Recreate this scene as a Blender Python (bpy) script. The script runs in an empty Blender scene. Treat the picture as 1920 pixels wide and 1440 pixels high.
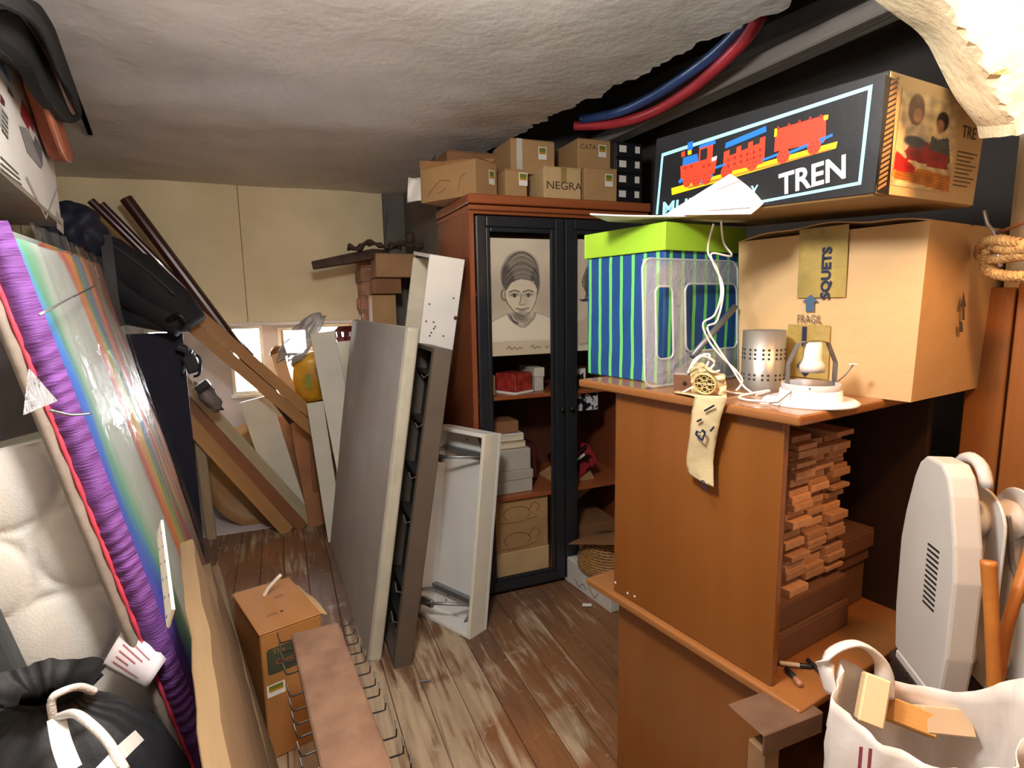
import bpy, bmesh, math, random
import numpy as np
from mathutils import Vector, Matrix, noise
random.seed(7)
SC = bpy.context.scene
COL = SC.collection

# ---------------------------------------------------------------- camera
F, PITCH, ROLL, EYE = 1066.6, math.radians(8.22), math.radians(-.95), 1.5
FW = Vector((0, math.cos(PITCH), -math.sin(PITCH)))
_rt = Vector((1, 0, 0)); _up = _rt.cross(FW)
CR = _rt * math.cos(ROLL) + _up * math.sin(ROLL)
CU = _up * math.cos(ROLL) - _rt * math.sin(ROLL)
CAM = Vector((0, 0, EYE))
cam = bpy.data.cameras.new('camera'); cam.sensor_fit = 'HORIZONTAL'; cam.sensor_width = 36
cam.lens = 36 * F / 1920; cam.clip_start = .02
co = bpy.data.objects.new('camera', cam); COL.objects.link(co)
m = Matrix((CR, CU, -FW)).transposed().to_4x4(); m.translation = CAM
co.matrix_world = m; SC.camera = co

# ---------------------------------------------------------------- world, lights, exposure
w = bpy.data.worlds.new('sky'); SC.world = w; w.use_nodes = True
w.node_tree.nodes['Background'].inputs[0].default_value = (.93, .97, 1, 1)
w.node_tree.nodes['Background'].inputs[1].default_value = 30.0
def lamp(name, loc, col, power, rad):
    l = bpy.data.lights.new(name, 'POINT'); l.color = col; l.energy = power; l.shadow_soft_size = rad
    o = bpy.data.objects.new(name, l); COL.objects.link(o); o.location = loc; return o
lamp('room_lamp', (-.18, .72, 2.10), (1, .97, .94), 34, .10)
lamp('warm_bulb', (.87, .74, 1.96), (1, .50, .20), 12, .04)
vs = SC.view_settings
vs.view_transform = 'Standard'; vs.look = 'None'; vs.gamma = 1; vs.use_curve_mapping = False
vs.exposure = 1.2

# ---------------------------------------------------------------- frames of the place
def _ax(deg):
    a = math.radians(deg); u = Vector((math.sin(a), math.cos(a), 0)); return u, Vector((-u.y, u.x, 0))
RU, RV = _ax(68)        # along / towards the far wall; the floor planks run along RV
DU, DV = _ax(58.2)      # the desk, the ceiling edge and the mattress row
UP = Vector((0, 0, 1))
def RM(u, s, z=0): return RU * u + RV * s + UP * z
def DM(u, v, z=0): return DU * u + DV * v + UP * z
def ray(x, y): return FW + CR * ((x - 960) / F) - CU * ((y - 720) / F)
def PY(x, y, d): r = ray(x, y); return CAM + r * (d / r.y)
def PZ(x, y, z=0.): r = ray(x, y); return CAM + r * ((z - EYE) / r.z)
def PL(x, y, n, k): r = ray(x, y); return CAM + r * ((k - CAM.dot(n)) / r.dot(n))
def PS(x, y, s): return PL(x, y, RV, s)

# ---------------------------------------------------------------- materials
def hx(h):
    h = h.lstrip('#'); c = [int(h[i:i + 2], 16) / 255 for i in (0, 2, 4)]
    return tuple(v / 12.92 if v <= .04045 else ((v + .055) / 1.055) ** 2.4 for v in c)
_M = {}
def mt(name, col, rough=.6, var=.15, scale=8., bump=0., bscale=60., stretch=(1, 1, 1), metal=0., col2=None, rnd=0., spec=.5, coat=0., dist=0., det=4., lo=.3, hi=.7):
    """noise-tinted principled material in object space"""
    if name in _M: return _M[name]
    M = bpy.data.materials.new(name); M.use_nodes = True; _M[name] = M
    nt = M.node_tree; b = nt.nodes['Principled BSDF']; N = nt.nodes.new; L = nt.links.new
    b.inputs['Roughness'].default_value = rough; b.inputs['Metallic'].default_value = metal
    b.inputs['Specular IOR Level'].default_value = spec; b.inputs['Coat Weight'].default_value = coat
    c = hx(col) if isinstance(col, str) else col
    tc = N('ShaderNodeTexCoord'); mp = N('ShaderNodeMapping'); mp.inputs['Scale'].default_value = stretch
    L(tc.outputs['Object'], mp.inputs['Vector'])
    nz = N('ShaderNodeTexNoise'); nz.inputs['Scale'].default_value = scale; nz.inputs['Detail'].default_value = det
    nz.inputs['Distortion'].default_value = dist
    L(mp.outputs[0], nz.inputs['Vector'])
    rp = N('ShaderNodeValToRGB'); rp.color_ramp.elements[0].position = lo; rp.color_ramp.elements[1].position = hi
    a = [max(0, v * (1 - var)) for v in c]
    d = hx(col2) if isinstance(col2, str) else (col2 or [min(1, v * (1 + var)) for v in c])
    rp.color_ramp.elements[0].color = (*a, 1); rp.color_ramp.elements[1].color = (*d, 1)
    L(nz.outputs['Fac'], rp.inputs['Fac'])
    out = rp.outputs['Color']
    if rnd:
        oi = N('ShaderNodeObjectInfo'); mr = N('ShaderNodeMapRange')
        mr.inputs['To Min'].default_value = 1 - rnd; mr.inputs['To Max'].default_value = 1 + rnd
        L(oi.outputs['Random'], mr.inputs['Value'])
        hs = N('ShaderNodeHueSaturation'); L(mr.outputs[0], hs.inputs['Value']); L(out, hs.inputs['Color']); out = hs.outputs[0]
    L(out, b.inputs['Base Color'])
    if bump:
        n2 = N('ShaderNodeTexNoise'); n2.inputs['Scale'].default_value = bscale; n2.inputs['Detail'].default_value = 5
        L(mp.outputs[0], n2.inputs['Vector'])
        bp = N('ShaderNodeBump'); bp.inputs['Strength'].default_value = bump; bp.inputs['Distance'].default_value = .01
        L(n2.outputs['Fac'], bp.inputs['Height']); L(bp.outputs[0], b.inputs['Normal'])
    return M
def wood(name, c1, c2, rough=.45, along='x', scale=14., rnd=.12, coat=0.):
    st = {'x': (.07, 1, 1), 'y': (1, .07, 1), 'z': (1, 1, .07)}[along]
    return mt(name, c1, rough, 0, scale, .12, 70, st, col2=c2, rnd=rnd, dist=.6, coat=coat, lo=.25, hi=.75)
def clear(name, col, alpha, rough=.08, bump=0., bscale=30., ior=1.45, grazing=0.):
    """thin clear sheet: see-through mixed with gloss"""
    if name in _M: return _M[name]
    M = bpy.data.materials.new(name); M.use_nodes = True; _M[name] = M
    nt = M.node_tree; b = nt.nodes['Principled BSDF']; N = nt.nodes.new; L = nt.links.new
    b.inputs['Base Color'].default_value = (*hx(col), 1); b.inputs['Roughness'].default_value = rough
    b.inputs['Alpha'].default_value = alpha; b.inputs['IOR'].default_value = ior
    gl = N('ShaderNodeBsdfGlossy'); gl.inputs['Roughness'].default_value = rough
    fz = N('ShaderNodeFresnel'); fz.inputs['IOR'].default_value = ior
    if grazing: fz = N('ShaderNodeValue'); fz.outputs[0].default_value = grazing
    mx = N('ShaderNodeMixShader'); L(fz.outputs[0], mx.inputs[0]); L(b.outputs[0], mx.inputs[1]); L(gl.outputs[0], mx.inputs[2])
    L(mx.outputs[0], nt.nodes['Material Output'].inputs[0])
    if bump:
        tc = N('ShaderNodeTexCoord'); n2 = N('ShaderNodeTexNoise'); n2.inputs['Scale'].default_value = bscale; n2.inputs['Detail'].default_value = 4
        n2.inputs['Distortion'].default_value = 1.5
        L(tc.outputs['Object'], n2.inputs['Vector'])
        bp = N('ShaderNodeBump'); bp.inputs['Strength'].default_value = bump; bp.inputs['Distance'].default_value = .02
        L(n2.outputs['Fac'], bp.inputs['Height'])
        for s in ((b, gl) if grazing else (b, gl, fz)): L(bp.outputs[0], s.inputs['Normal'])
    return M
def printed(name='print_ink', rough=.6, coat=0.):
    """colour read from the mesh's own print"""
    if name in _M: return _M[name]
    M = bpy.data.materials.new(name); M.use_nodes = True; _M[name] = M
    nt = M.node_tree; b = nt.nodes['Principled BSDF']; a = nt.nodes.new('ShaderNodeAttribute'); a.attribute_name = 'ink'
    nt.links.new(a.outputs['Color'], b.inputs['Base Color']); b.inputs['Roughness'].default_value = rough; b.inputs['Coat Weight'].default_value = coat
    return M
def flat(col, rough=.6, **k): return mt('flat_' + col.strip('#') + ('_%d' % (rough * 100)), col, rough, k.pop('var', .04), **k)

# ---------------------------------------------------------------- mesh helpers
WMX = {}
def frame(O, X, Z=UP):
    x = Vector(X).normalized(); z = Vector(Z); y = z.cross(x).normalized(); z = x.cross(y)
    q = Matrix((x, y, z)).transposed().to_4x4(); q.translation = Vector(O); return q
ID = Matrix.Identity(4)
def obj(name, bm, mat, mw=ID, parent=None, smooth=False):
    if isinstance(bm, bmesh.types.BMesh):
        bmesh.ops.recalc_face_normals(bm, faces=bm.faces)
        me = bpy.data.meshes.new(name); bm.to_mesh(me); bm.free()
    else: me = bm
    if mat and not me.materials: me.materials.append(mat)
    if smooth:
        for p in me.polygons: p.use_smooth = True
    o = bpy.data.objects.new(name, me); COL.objects.link(o)
    put(o, mw, parent); return o
def put(o, mw, parent=None):
    mw = mw.copy(); WMX[o.name] = mw
    if parent is not None:
        o.parent = parent; o.matrix_local = WMX[parent.name].inverted() @ mw
    else: o.matrix_world = mw
def tag(o, label=None, cat=None, group=None, kind=None):
    if label: o['label'] = label
    if cat: o['category'] = cat
    if group: o['group'] = group
    if kind: o['kind'] = kind
    return o
def thing(name, label, cat, mw=ID, group=None):
    o = bpy.data.objects.new(name, None); COL.objects.link(o); o.empty_display_size = .05
    put(o, mw); return tag(o, label, cat, group)
def struct(name, bm, mat, mw=ID): return tag(obj(name, bm, mat, mw), kind='structure')
def nb(): return bmesh.new()
def bx(bm, x0, x1, y0, y1, z0, z1):
    v = [bm.verts.new((x, y, z)) for x in (x0, x1) for y in (y0, y1) for z in (z0, z1)]
    for f in ((0, 1, 3, 2), (4, 6, 7, 5), (0, 4, 5, 1), (2, 3, 7, 6), (0, 2, 6, 4), (1, 5, 7, 3)): bm.faces.new([v[i] for i in f])
    return bm
def bev(bm, w, seg=1):
    if w: bmesh.ops.bevel(bm, geom=bm.edges[:], offset=w, segments=seg, affect='EDGES', profile=.6)
    return bm
def box(name, mat, mw, d, parent=None, b=.002, seg=1): return obj(name, bev(bx(nb(), *d), b, seg), mat, mw, parent)
def spline(P, k=6, closed=False):
    P = [Vector(p) for p in P]; n = len(P); out = []
    for i in range(n if closed else n - 1):
        g = (lambda j: P[j % n]) if closed else (lambda j: P[min(max(j, 0), n - 1)])
        a, b, c, d = g(i - 1), g(i), g(i + 1), g(i + 2)
        for j in range(k):
            t = j / k
            out.append(.5 * ((2 * b) + (c - a) * t + (2 * a - 5 * b + 4 * c - d) * t * t + (3 * b - a - 3 * c + d) * t ** 3))
    if not closed: out.append(P[-1])
    return out
def tube(P, r, n=8, closed=False, bm=None, flatten=1.):
    bm = bm or nb(); P = [Vector(p) for p in P]; L = len(P); rings = []
    rr = r if isinstance(r, (list, tuple)) else [r] * L
    ref = Vector((.13, .31, .94))
    for i, p in enumerate(P):
        t = (P[(i + 1) % L] - P[i - 1]) if closed else (P[min(i + 1, L - 1)] - P[max(i - 1, 0)])
        t.normalize(); a = t.cross(ref)
        if a.length < .05: a = t.cross(Vector((1, 0, 0)))
        a.normalize(); b = t.cross(a); ref = b.cross(t) if False else ref
        rings.append([bm.verts.new(p + (a * math.cos(q) + b * math.sin(q) * flatten) * rr[i]) for q in [2 * math.pi * j / n for j in range(n)]])
    for i in range(L if closed else L - 1):
        A, B = rings[i], rings[(i + 1) % L]
        for j in range(n): bm.faces.new((A[j], A[(j + 1) % n], B[(j + 1) % n], B[j]))
    if not closed: bm.faces.new(rings[0]); bm.faces.new(rings[-1][::-1])
    return bm
def lathe(prof, n=32, bm=None, cap=True):
    bm = bm or nb(); R = []
    for r, z in prof: R.append([bm.verts.new((r * math.cos(2 * math.pi * j / n), r * math.sin(2 * math.pi * j / n), z)) for j in range(n)])
    for A, B in zip(R, R[1:]):
        for j in range(n): bm.faces.new((A[j], A[(j + 1) % n], B[(j + 1) % n], B[j]))
    if cap: bm.faces.new(R[0]); bm.faces.new(R[-1])
    return bm
def prism(pts, h, bm=None):
    bm = bm or nb(); f = bm.faces.new([bm.verts.new((p[0], p[1], 0)) for p in pts])
    if h:
        e = bmesh.ops.extrude_face_region(bm, geom=[f]); bmesh.ops.translate(bm, vec=(0, 0, h), verts=[v for v in e['geom'] if isinstance(v, bmesh.types.BMVert)])
    return bm
def grid(fn, nu, nv, thick=0., bm=None):
    bm = bm or nb(); V = [[bm.verts.new(fn(i / nu, j / nv)) for j in range(nv + 1)] for i in range(nu + 1)]
    fs = [bm.faces.new((V[i][j], V[i + 1][j], V[i + 1][j + 1], V[i][j + 1])) for i in range(nu) for j in range(nv)]
    if thick: bm.normal_update(); bmesh.ops.solidify(bm, geom=fs, thickness=thick)
    return bm
def blob(name, mat, mw, rad, parent=None, amp=.15, freq=2., sub=3, seed=0, fn=None):
    bm = nb(); bmesh.ops.create_icosphere(bm, subdivisions=sub, radius=1)
    for v in bm.verts:
        k = 1 + amp * noise.noise(v.co * freq + Vector((seed, seed * 2.3, 0)))
        c = v.co * k; v.co = Vector((c.x * rad[0], c.y * rad[1], c.z * rad[2]))
        if fn: v.co = fn(v.co)
    return obj(name, bm, mat, mw, parent, True)
_T = {}
def text(name, s, size, mat, mw, parent=None, align='LEFT', xs=1., bold=0.):
    key = (s, size, align, xs, bold)
    if key not in _T:
        c = bpy.data.curves.new('lettering', 'FONT'); c.body = s; c.size = size; c.align_x = align; c.resolution_u = 3; c.offset = bold
        o = bpy.data.objects.new('lettering', c); COL.objects.link(o)
        me = bpy.data.meshes.new_from_object(o.evaluated_get(bpy.context.evaluated_depsgraph_get()))
        bpy.data.objects.remove(o); me.transform(Matrix.Diagonal((xs, 1, 1, 1))); _T[key] = me
    me = _T[key].copy(); me.materials.clear()
    return obj(name, me, mat, mw, parent)
def at(mw, x, y, z=0.0008, rot=0.): return mw @ Matrix.Translation((x, y, z)) @ Matrix.Rotation(math.radians(rot), 4, 'Z')
def decal(name, pts, mat, mw, parent=None, z=.0008): return obj(name, prism(pts, 0), mat, at(mw, 0, 0, z), parent)
def rect(x0, y0, x1, y1): return [(x0, y0), (x1, y0), (x1, y1), (x0, y1)]
def disc(x, y, r, n=14, ry=None): return [(x + r * math.cos(2 * math.pi * i / n), y + (ry or r) * math.sin(2 * math.pi * i / n)) for i in range(n)]
def inked(name, w, h, nx, ny, rgb, mw, parent=None, mat=None, bend=None):
    """a printed sheet: rgb is an array [ny+1, nx+1, 3] in sRGB 0..1"""
    rgb = np.clip(rgb, 0, 1); lin = np.where(rgb <= .04045, rgb / 12.92, ((rgb + .055) / 1.055) ** 2.4)
    V = [((i / nx) * w, (j / ny) * h, bend(i / nx, j / ny) if bend else 0) for j in range(ny + 1) for i in range(nx + 1)]
    Fc = [(j * (nx + 1) + i, j * (nx + 1) + i + 1, (j + 1) * (nx + 1) + i + 1, (j + 1) * (nx + 1) + i) for j in range(ny) for i in range(nx)]
    me = bpy.data.meshes.new(name); me.from_pydata(V, [], Fc)
    at_ = me.color_attributes.new('ink', 'FLOAT_COLOR', 'POINT')
    at_.data.foreach_set('color', np.concatenate([lin.reshape(-1, 3), np.ones((lin.shape[0] * lin.shape[1], 1))], 1).astype(np.float32).ravel())
    return obj(name, me, mat or printed(), mw, parent)
class Art:
    """tiny painter for printed pictures; x right, y up, both in picture units"""
    def __init__(s, w, h, n, base):
        s.nx = n; s.ny = max(2, int(n * h / w)); s.X, s.Y = np.meshgrid(np.linspace(0, w, s.nx + 1), np.linspace(0, h, s.ny + 1))
        s.A = np.ones((s.ny + 1, s.nx + 1, 3)) * np.array(base)
    def mix(s, m, c, a=1.): m = (m * a)[..., None]; s.A = s.A * (1 - m) + np.array(c) * m; return s
    def ell(s, x, y, rx, ry, c, a=1., soft=.15, rot=0.):
        t = math.radians(rot); dx, dy = s.X - x, s.Y - y; ex = (dx * math.cos(t) + dy * math.sin(t)) / rx; ey = (-dx * math.sin(t) + dy * math.cos(t)) / ry
        return s.mix(np.clip((1 - np.sqrt(ex * ex + ey * ey)) / soft + .5, 0, 1), c, a)
    def line(s, P, wd, c, a=1., soft=.6):
        P = [(p.x, p.y) for p in spline([(x, y, 0) for x, y in P], 5)] if len(P) > 2 else P
        d = np.full(s.X.shape, 9.)
        for (x0, y0), (x1, y1) in zip(P, P[1:]):
            l2 = (x1 - x0) ** 2 + (y1 - y0) ** 2 + 1e-12; t = np.clip(((s.X - x0) * (x1 - x0) + (s.Y - y0) * (y1 - y0)) / l2, 0, 1)
            d = np.minimum(d, np.hypot(s.X - x0 - t * (x1 - x0), s.Y - y0 - t * (y1 - y0)))
        return s.mix(np.clip((wd - d) / (wd * soft) , 0, 1), c, a)
    def poly(s, P, c, a=1.):
        ins = np.zeros(s.X.shape, bool); n = len(P)
        for i in range(n):
            x0, y0 = P[i]; x1, y1 = P[(i + 1) % n]
            if y0 == y1: continue
            ins ^= ((y0 > s.Y) != (y1 > s.Y)) & (s.X < (x1 - x0) * (s.Y - y0) / (y1 - y0) + x0)
        return s.mix(ins.astype(float), c, a)
    def mottle(s, amt, f, seed=0):
        g = np.array([[noise.noise(Vector((x * f, y * f, seed))) for x in s.X[0]] for y in s.Y[:, 0]])
        s.A = s.A * (1 + amt * g[..., None]); return s
def copies(src, mw, label=None, group=None):
    """copy a thing with its parts and sub-parts"""
    def cp(o, par):
        c = o.copy(); COL.objects.link(c); 
        if par is not None: c.parent = par
        for ch in [q for q in COL.objects if q.parent == o]: cp(ch, c)
        return c
    c = cp(src, None); put(c, mw)
    if label: c['label'] = label
    if group: c['group'] = group
    return c

# ================================================================ SETTING
plaster_y = mt('painted_board_cream', '#dfd0a6', .75, .10, 2.2, .08, 40, col2='#e8dbb6')
plaster_l = mt('limewash_lilac', '#c9c2c6', .8, .12, 3, .25, 30)
plaster_c = mt('ceiling_limewash', '#d2cdc8', .85, .10, 1.6, .35, 26, col2='#dedad4')
plaster_w = mt('pier_plaster', '#e2cfa8', .85, .12, 5, .5, 40)
dark_wall = mt('unlit_dark_wall', '#47423f', .9, .3, 3, .4, 20)  # dark base colour stands in for the lack of light in the roof space
grey_wall = mt('grey_render', '#6f6962', .85, .2, 4, .3, 30)

# floor: bare worn boards where people walk, old red-brown varnish elsewhere
def floor_mat():
    M = bpy.data.materials.new('worn_floorboard'); M.use_nodes = True; nt = M.node_tree
    b = nt.nodes['Principled BSDF']; N = nt.nodes.new; L = nt.links.new
    tc = N('ShaderNodeTexCoord'); mp = N('ShaderNodeMapping'); mp.inputs['Scale'].default_value = (.10, 1, 1)
    oi = N('ShaderNodeObjectInfo'); av = N('ShaderNodeVectorMath'); av.operation = 'MULTIPLY_ADD'
    cx = N('ShaderNodeCombineXYZ'); 
    for k in range(3): L(oi.outputs['Random'], cx.inputs[k])
    av.inputs[1].default_value = (37, 53, 11); L(cx.outputs[0], av.inputs[0]); L(tc.outputs['Object'], av.inputs[2])
    L(av.outputs[0], mp.inputs['Vector'])
    def nz(src, sc, det=4, di=0.):
        n = N('ShaderNodeTexNoise'); n.inputs['Scale'].default_value = sc; n.inputs['Detail'].default_value = det; n.inputs['Distortion'].default_value = di
        L(src, n.inputs['Vector']); return n.outputs['Fac']
    def ramp(src, *st):
        r = N('ShaderNodeValToRGB'); e = r.color_ramp.elements
        while len(e) < len(st): e.new(.5)
        for q, (p, c) in zip(e, st): q.position = p; q.color = (*(hx(c) if isinstance(c, str) else (c, c, c)), 1)
        L(src, r.inputs['Fac']); return r.outputs['Color']
    def math_(op, a, bb, cl=False):
        q = N('ShaderNodeMath'); q.operation = op; q.use_clamp = cl
        for i, v in enumerate((a, bb)):
            if isinstance(v, (int, float)): q.inputs[i].default_value = v
            else: L(v, q.inputs[i])
        return q.outputs[0]
    def mix(f, a, bb):
        q = N('ShaderNodeMix'); q.data_type = 'RGBA'; L(f, q.inputs['Factor']); L(a, q.inputs['A']); L(bb, q.inputs['B']); return q.outputs['Result']
    grain = nz(mp.outputs[0], 26, 5, 1.2)
    geo = N('ShaderNodeNewGeometry'); P = geo.outputs['Position']
    def dot(v):
        d = N('ShaderNodeVectorMath'); d.operation = 'DOT_PRODUCT'; L(P, d.inputs[0]); d.inputs[1].default_value = v; return d.outputs['Value']
    def mr(src, a, bb, c, d):
        q = N('ShaderNodeMapRange'); q.interpolation_type = 'SMOOTHSTEP'
        for i, v in enumerate((a, bb, c, d)): q.inputs[i + 1].default_value = v
        L(src, q.inputs[0]); return q.outputs[0]
    u, s = dot(RU), dot(RV)
    path = math_('MULTIPLY', math_('MULTIPLY', mr(u, .95, .45, 0, 1), mr(u, -.35, .1, 0, 1)), mr(s, 3.1, 2.0, .25, 1))
    patch = nz(P, 3.2, 5, .8)
    wear = math_('ADD', math_('ADD', math_('MULTIPLY', path, .42), math_('MULTIPLY', math_('SUBTRACT', patch, .5), 1.1)), math_('MULTIPLY', math_('SUBTRACT', grain, .5), .9))
    wear = math_('ADD', wear, math_('MULTIPLY', math_('SUBTRACT', oi.outputs['Random'], .5), .22))
    wf = ramp(wear, (.12, 0.), (.34, 1.))
    zone = nz(P, 1.1, 3)
    varn = mix(ramp(math_('ADD', math_('ADD', zone, math_('MULTIPLY', mr(s, 2.5, 1.7, 0, 1), .3)), math_('MULTIPLY', oi.outputs['Random'], .15)), (.45, 0.), (.8, 1.)),
               ramp(grain, (.3, '#54433b'), (.7, '#6a5243')), ramp(grain, (.3, '#785235'), (.7, '#946540')))
    bare = ramp(grain, (.25, '#83705d'), (.5, '#a8947a'), (.75, '#bda98d'))
    base = mix(wf, varn, bare)
    scuff = ramp(nz(P, 14, 6, 2.), (.62, 0.), (.72, .45))
    base = mix(scuff, base, ramp(grain, (0, '#b9a48e'), (1, '#c7b7a2')))
    L(base, b.inputs['Base Color']); b.inputs['Roughness'].default_value = .5
    bp = N('ShaderNodeBump'); bp.inputs['Strength'].default_value = .25; bp.inputs['Distance'].default_value = .004
    L(grain, bp.inputs['Height']); L(bp.outputs[0], b.inputs['Normal'])
    return M
fm = floor_mat()
floor = struct('floor', bx(nb(), -2.2, 2.9, -3.2, 4.6, -.08, -.022), mt('floor_gap', '#2a211b', .9), frame((0, 0, 0), RU))
pm = {}
k = 0; u0 = -1.95
while u0 < 2.7:
    cut = [-3.0, 4.45]
    if k % 4 == 1: cut.insert(1, 3.05 + .1 * (k % 3))
    if k % 5 == 3: cut.insert(1, .6)
    for a, c in zip(cut, cut[1:]):
        key = round(c - a, 3)
        if key not in pm:
            me = bpy.data.meshes.new('plank'); b = bev(bx(nb(), .0015, key - .0015, .0012, .1238, -.022, 0), .0018); b.to_mesh(me); b.free(); me.materials.append(fm); pm[key] = me
        obj('plank', pm[key], fm, frame(RM(u0 + .125, a, random.uniform(-.0012, .0)), RV), floor)
    u0 += .125; k += 1

# far wall: cream boards above, whitewashed recess with the windows below
wb = struct('wall_back', bx(nb(), -2.1, .74, 4.135, 4.15, 1.395, 2.6), mt('batten', '#6b5d44', .8), frame((0, 0, 0), RU))
seam = PS(455, 480, 4.1).dot(RU)
for a, c in ((-2.1, -1.32), (-1.315, seam - .002), (seam + .001, .712)):
    box('panel', plaster_y, frame((0, 0, 0), RU), (a, c, 4.1, 4.135, 1.39, 2.6), wb, .0015)
box('panel', grey_wall, frame((0, 0, 0), RU), (.715, .86, 4.09, 4.135, 0, 2.6), wb, .0015)
box('lower_edge_strip', flat('#e6e0d6', .7), frame((0, 0, 0), RU), (-.75, .5, 4.085, 4.14, 1.375, 1.395), wb)
wins = [(-.83, -.61, .92, 1.36), (-.335, -.118, .885, 1.365), (-.02, .19, .90, 1.345), (.235, .475, .95, 1.36)]
b = nb(); xs = [-2.1] + [v for q in wins for v in q[:2]] + [.9]
for i in range(0, len(xs), 2): bx(b, xs[i], xs[i + 1], 4.40, 4.55, 0, 1.9)
for a, c, z0, z1 in wins: bx(b, a, c, 4.40, 4.55, 0, z0); bx(b, a, c, 4.40, 4.55, z1, 1.9)
bx(b, -2.1, .74, 4.15, 4.40, 1.55, 1.6)
struct('wall_recess', b, plaster_l, frame((0, 0, 0), RU))
whitep = mt('old_white_paint', '#e9e6e0', .5, .08, 9)
glass = clear('window_glass', '#f4fbff', .04, .02)
for i, (a, c, z0, z1) in enumerate(wins):
    b = nb(); t = .022
    for d in ((a, a + t, z0, z1), (c - t, c, z0, z1), (a + t, c - t, z0, z0 + t), (a + t, c - t, z1 - t, z1)): bx(b, d[0], d[1], 4.385, 4.45, d[2], d[3])
    wo = struct('window_%d' % (i + 1), b, whitep, frame((0, 0, 0), RU))
    box('pane', glass, frame((0, 0, 0), RU), (a + t, c - t, 4.43, 4.434, z0 + t, z1 - t), wo, 0)
    b = nb()
    if i == 2:
        for d in ((a + t, a + t + .018, z0 + t, z1 - t), (a + t, c - t, 1.14, 1.158)): bx(b, d[0], d[1], 4.42, 4.44, d[2], d[3])
        obj('inner_bar', b, mt('bare_window_wood', '#7a6552', .7), frame((0, 0, 0), RU), wo)
    else:
        bx(b, a - .012, c + .012, 4.36, 4.40, z0 - .02, z0); obj('window_sill', b, whitep, frame((0, 0, 0), RU), wo)

struct('floor_recess', bx(nb(), -1.6, .5, 4.06, 4.40, 0, .004), plaster_l, frame((0, 0, 0), RU))
# brick pier and the grey partition behind the display cabinet
struct('wall_side', bx(nb(), .86, .92, 3.2, 4.5, 0, 2.85), grey_wall, frame((0, 0, 0), RU))
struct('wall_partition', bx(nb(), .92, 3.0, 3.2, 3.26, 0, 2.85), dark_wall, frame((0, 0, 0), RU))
pier = struct('pillar_brick', bx(nb(), .515, .72, 3.87, 4.1, 0, 1.80), mt('old_mortar', '#a5846a', .9, .2, 20, .6, 60), frame((0, 0, 0), RU))
brm = mt('old_brick', '#a97c62', .9, .3, 14, .5, 60, rnd=.22)
z = 1.0; r = 0
while z < 1.79:
    x = .5 - (.11 if r % 2 else 0)
    while x < .71:
        a, c = max(x, .503), min(x + .2, .72)
        if c - a > .02: box('brick', brm, frame((0, 0, 0), RU), (a + .004, c - .004, 3.852 + random.uniform(0, .01), 3.9, z, z + .078), pier, .006)
        x += .21
    box('brick', brm, frame((0, 0, 0), RU), (.5, .54, 3.875 + .1 * (r % 2), 3.97 + .1 * (r % 2), z, z + .078), pier, .006)
    z += .092; r += 1

# ceiling: one bumpy plaster sheet with a broken edge over the dark roof space
def sst(a, b, x): t = min(max((x - a) / (b - a), 0), 1); return t * t * (3 - 2 * t)
b = nb(); nu, nv = 82, 420; V = {}
for i in range(nu + 1):
    for j in range(nv + 1):
        du = -1.15 + 2.81 * i / nu; dv = -3.1 + 8.2 * j / nv
        if i >= nu - 1:
            du += .03 * noise.noise(Vector((dv * 3, 0, 0))) + .035 * noise.noise(Vector((dv * 14, i * .3, 3))) + .03 * noise.noise(Vector((dv * 33, i * .3, 8)))
        p = DM(du, dv); s = p.dot(RV); n = noise.noise(Vector((p.x * 1.7, p.y * 1.7, .3))) * .014 + noise.noise(Vector((p.x * 6, p.y * 6, 4))) * .004
        p.z = 2.355 - .10 * sst(2.5, 4.1, s) + n
        V[i, j] = (p, s)
B = {}
for i in range(nu):
    for j in range(nv):
        q = [(i, j), (i + 1, j), (i + 1, j + 1), (i, j + 1)]
        if min(V[t][1] for t in q) > 4.1: continue
        fs = []
        for t in q:
            if t not in B: B[t] = b.verts.new(V[t][0])
            fs.append(B[t])
        b.faces.new(fs)
T_ = {t: b.verts.new(v.co + Vector((0, 0, .03))) for t, v in B.items()}
for i in range(nu):
    for j in range(nv):
        q = [(i, j), (i + 1, j), (i + 1, j + 1), (i, j + 1)]
        if all(t in B for t in q) and min(V[t][1] for t in q) <= 4.1:
            b.faces.new([T_[t] for t in q[::-1]])
            if i == nu - 1: b.faces.new((B[q[1]], T_[q[1]], T_[q[2]], B[q[2]]))
tag(obj('ceiling', b, plaster_c, ID, None, False), kind='structure')
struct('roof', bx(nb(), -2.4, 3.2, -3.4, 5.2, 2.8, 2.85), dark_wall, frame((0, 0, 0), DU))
struct('wall_left', bx(nb(), -1.16, -1.10, -3.2, 5.0, 0, 2.85), mt('left_plaster', '#b9b2a4', .85, .1, 3), frame((0, 0, 0), DU))
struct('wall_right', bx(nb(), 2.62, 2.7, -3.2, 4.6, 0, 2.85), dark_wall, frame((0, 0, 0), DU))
struct('wall_front', bx(nb(), -1.2, 2.7, -3.1, -3.0, 0, 2.85), mt('front_plaster', '#cfc6b4', .85, .1, 3), frame((0, 0, 0), DU))
pa, pb = PZ(1250, 212, 2.36), PZ(1680, 12, 2.36)
struct('beam_rafter', bev(bx(nb(), -.9, 2.2, 0, .10, 0, .06), .006), mt('grey_beam', '#8c867f', .8, .2, 10, .3, 40, (.1, 1, 1)), frame(pa, pb - pa))
struct('beam_back', bev(bx(nb(), -.2, 2.6, 0, .12, 0, .1), .006), mt('brown_beam', '#4a3f38', .85, .3, 10, .3, 40, (.1, 1, 1)), frame(DM(2.35, 3.2, 2.5), -DV))

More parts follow.
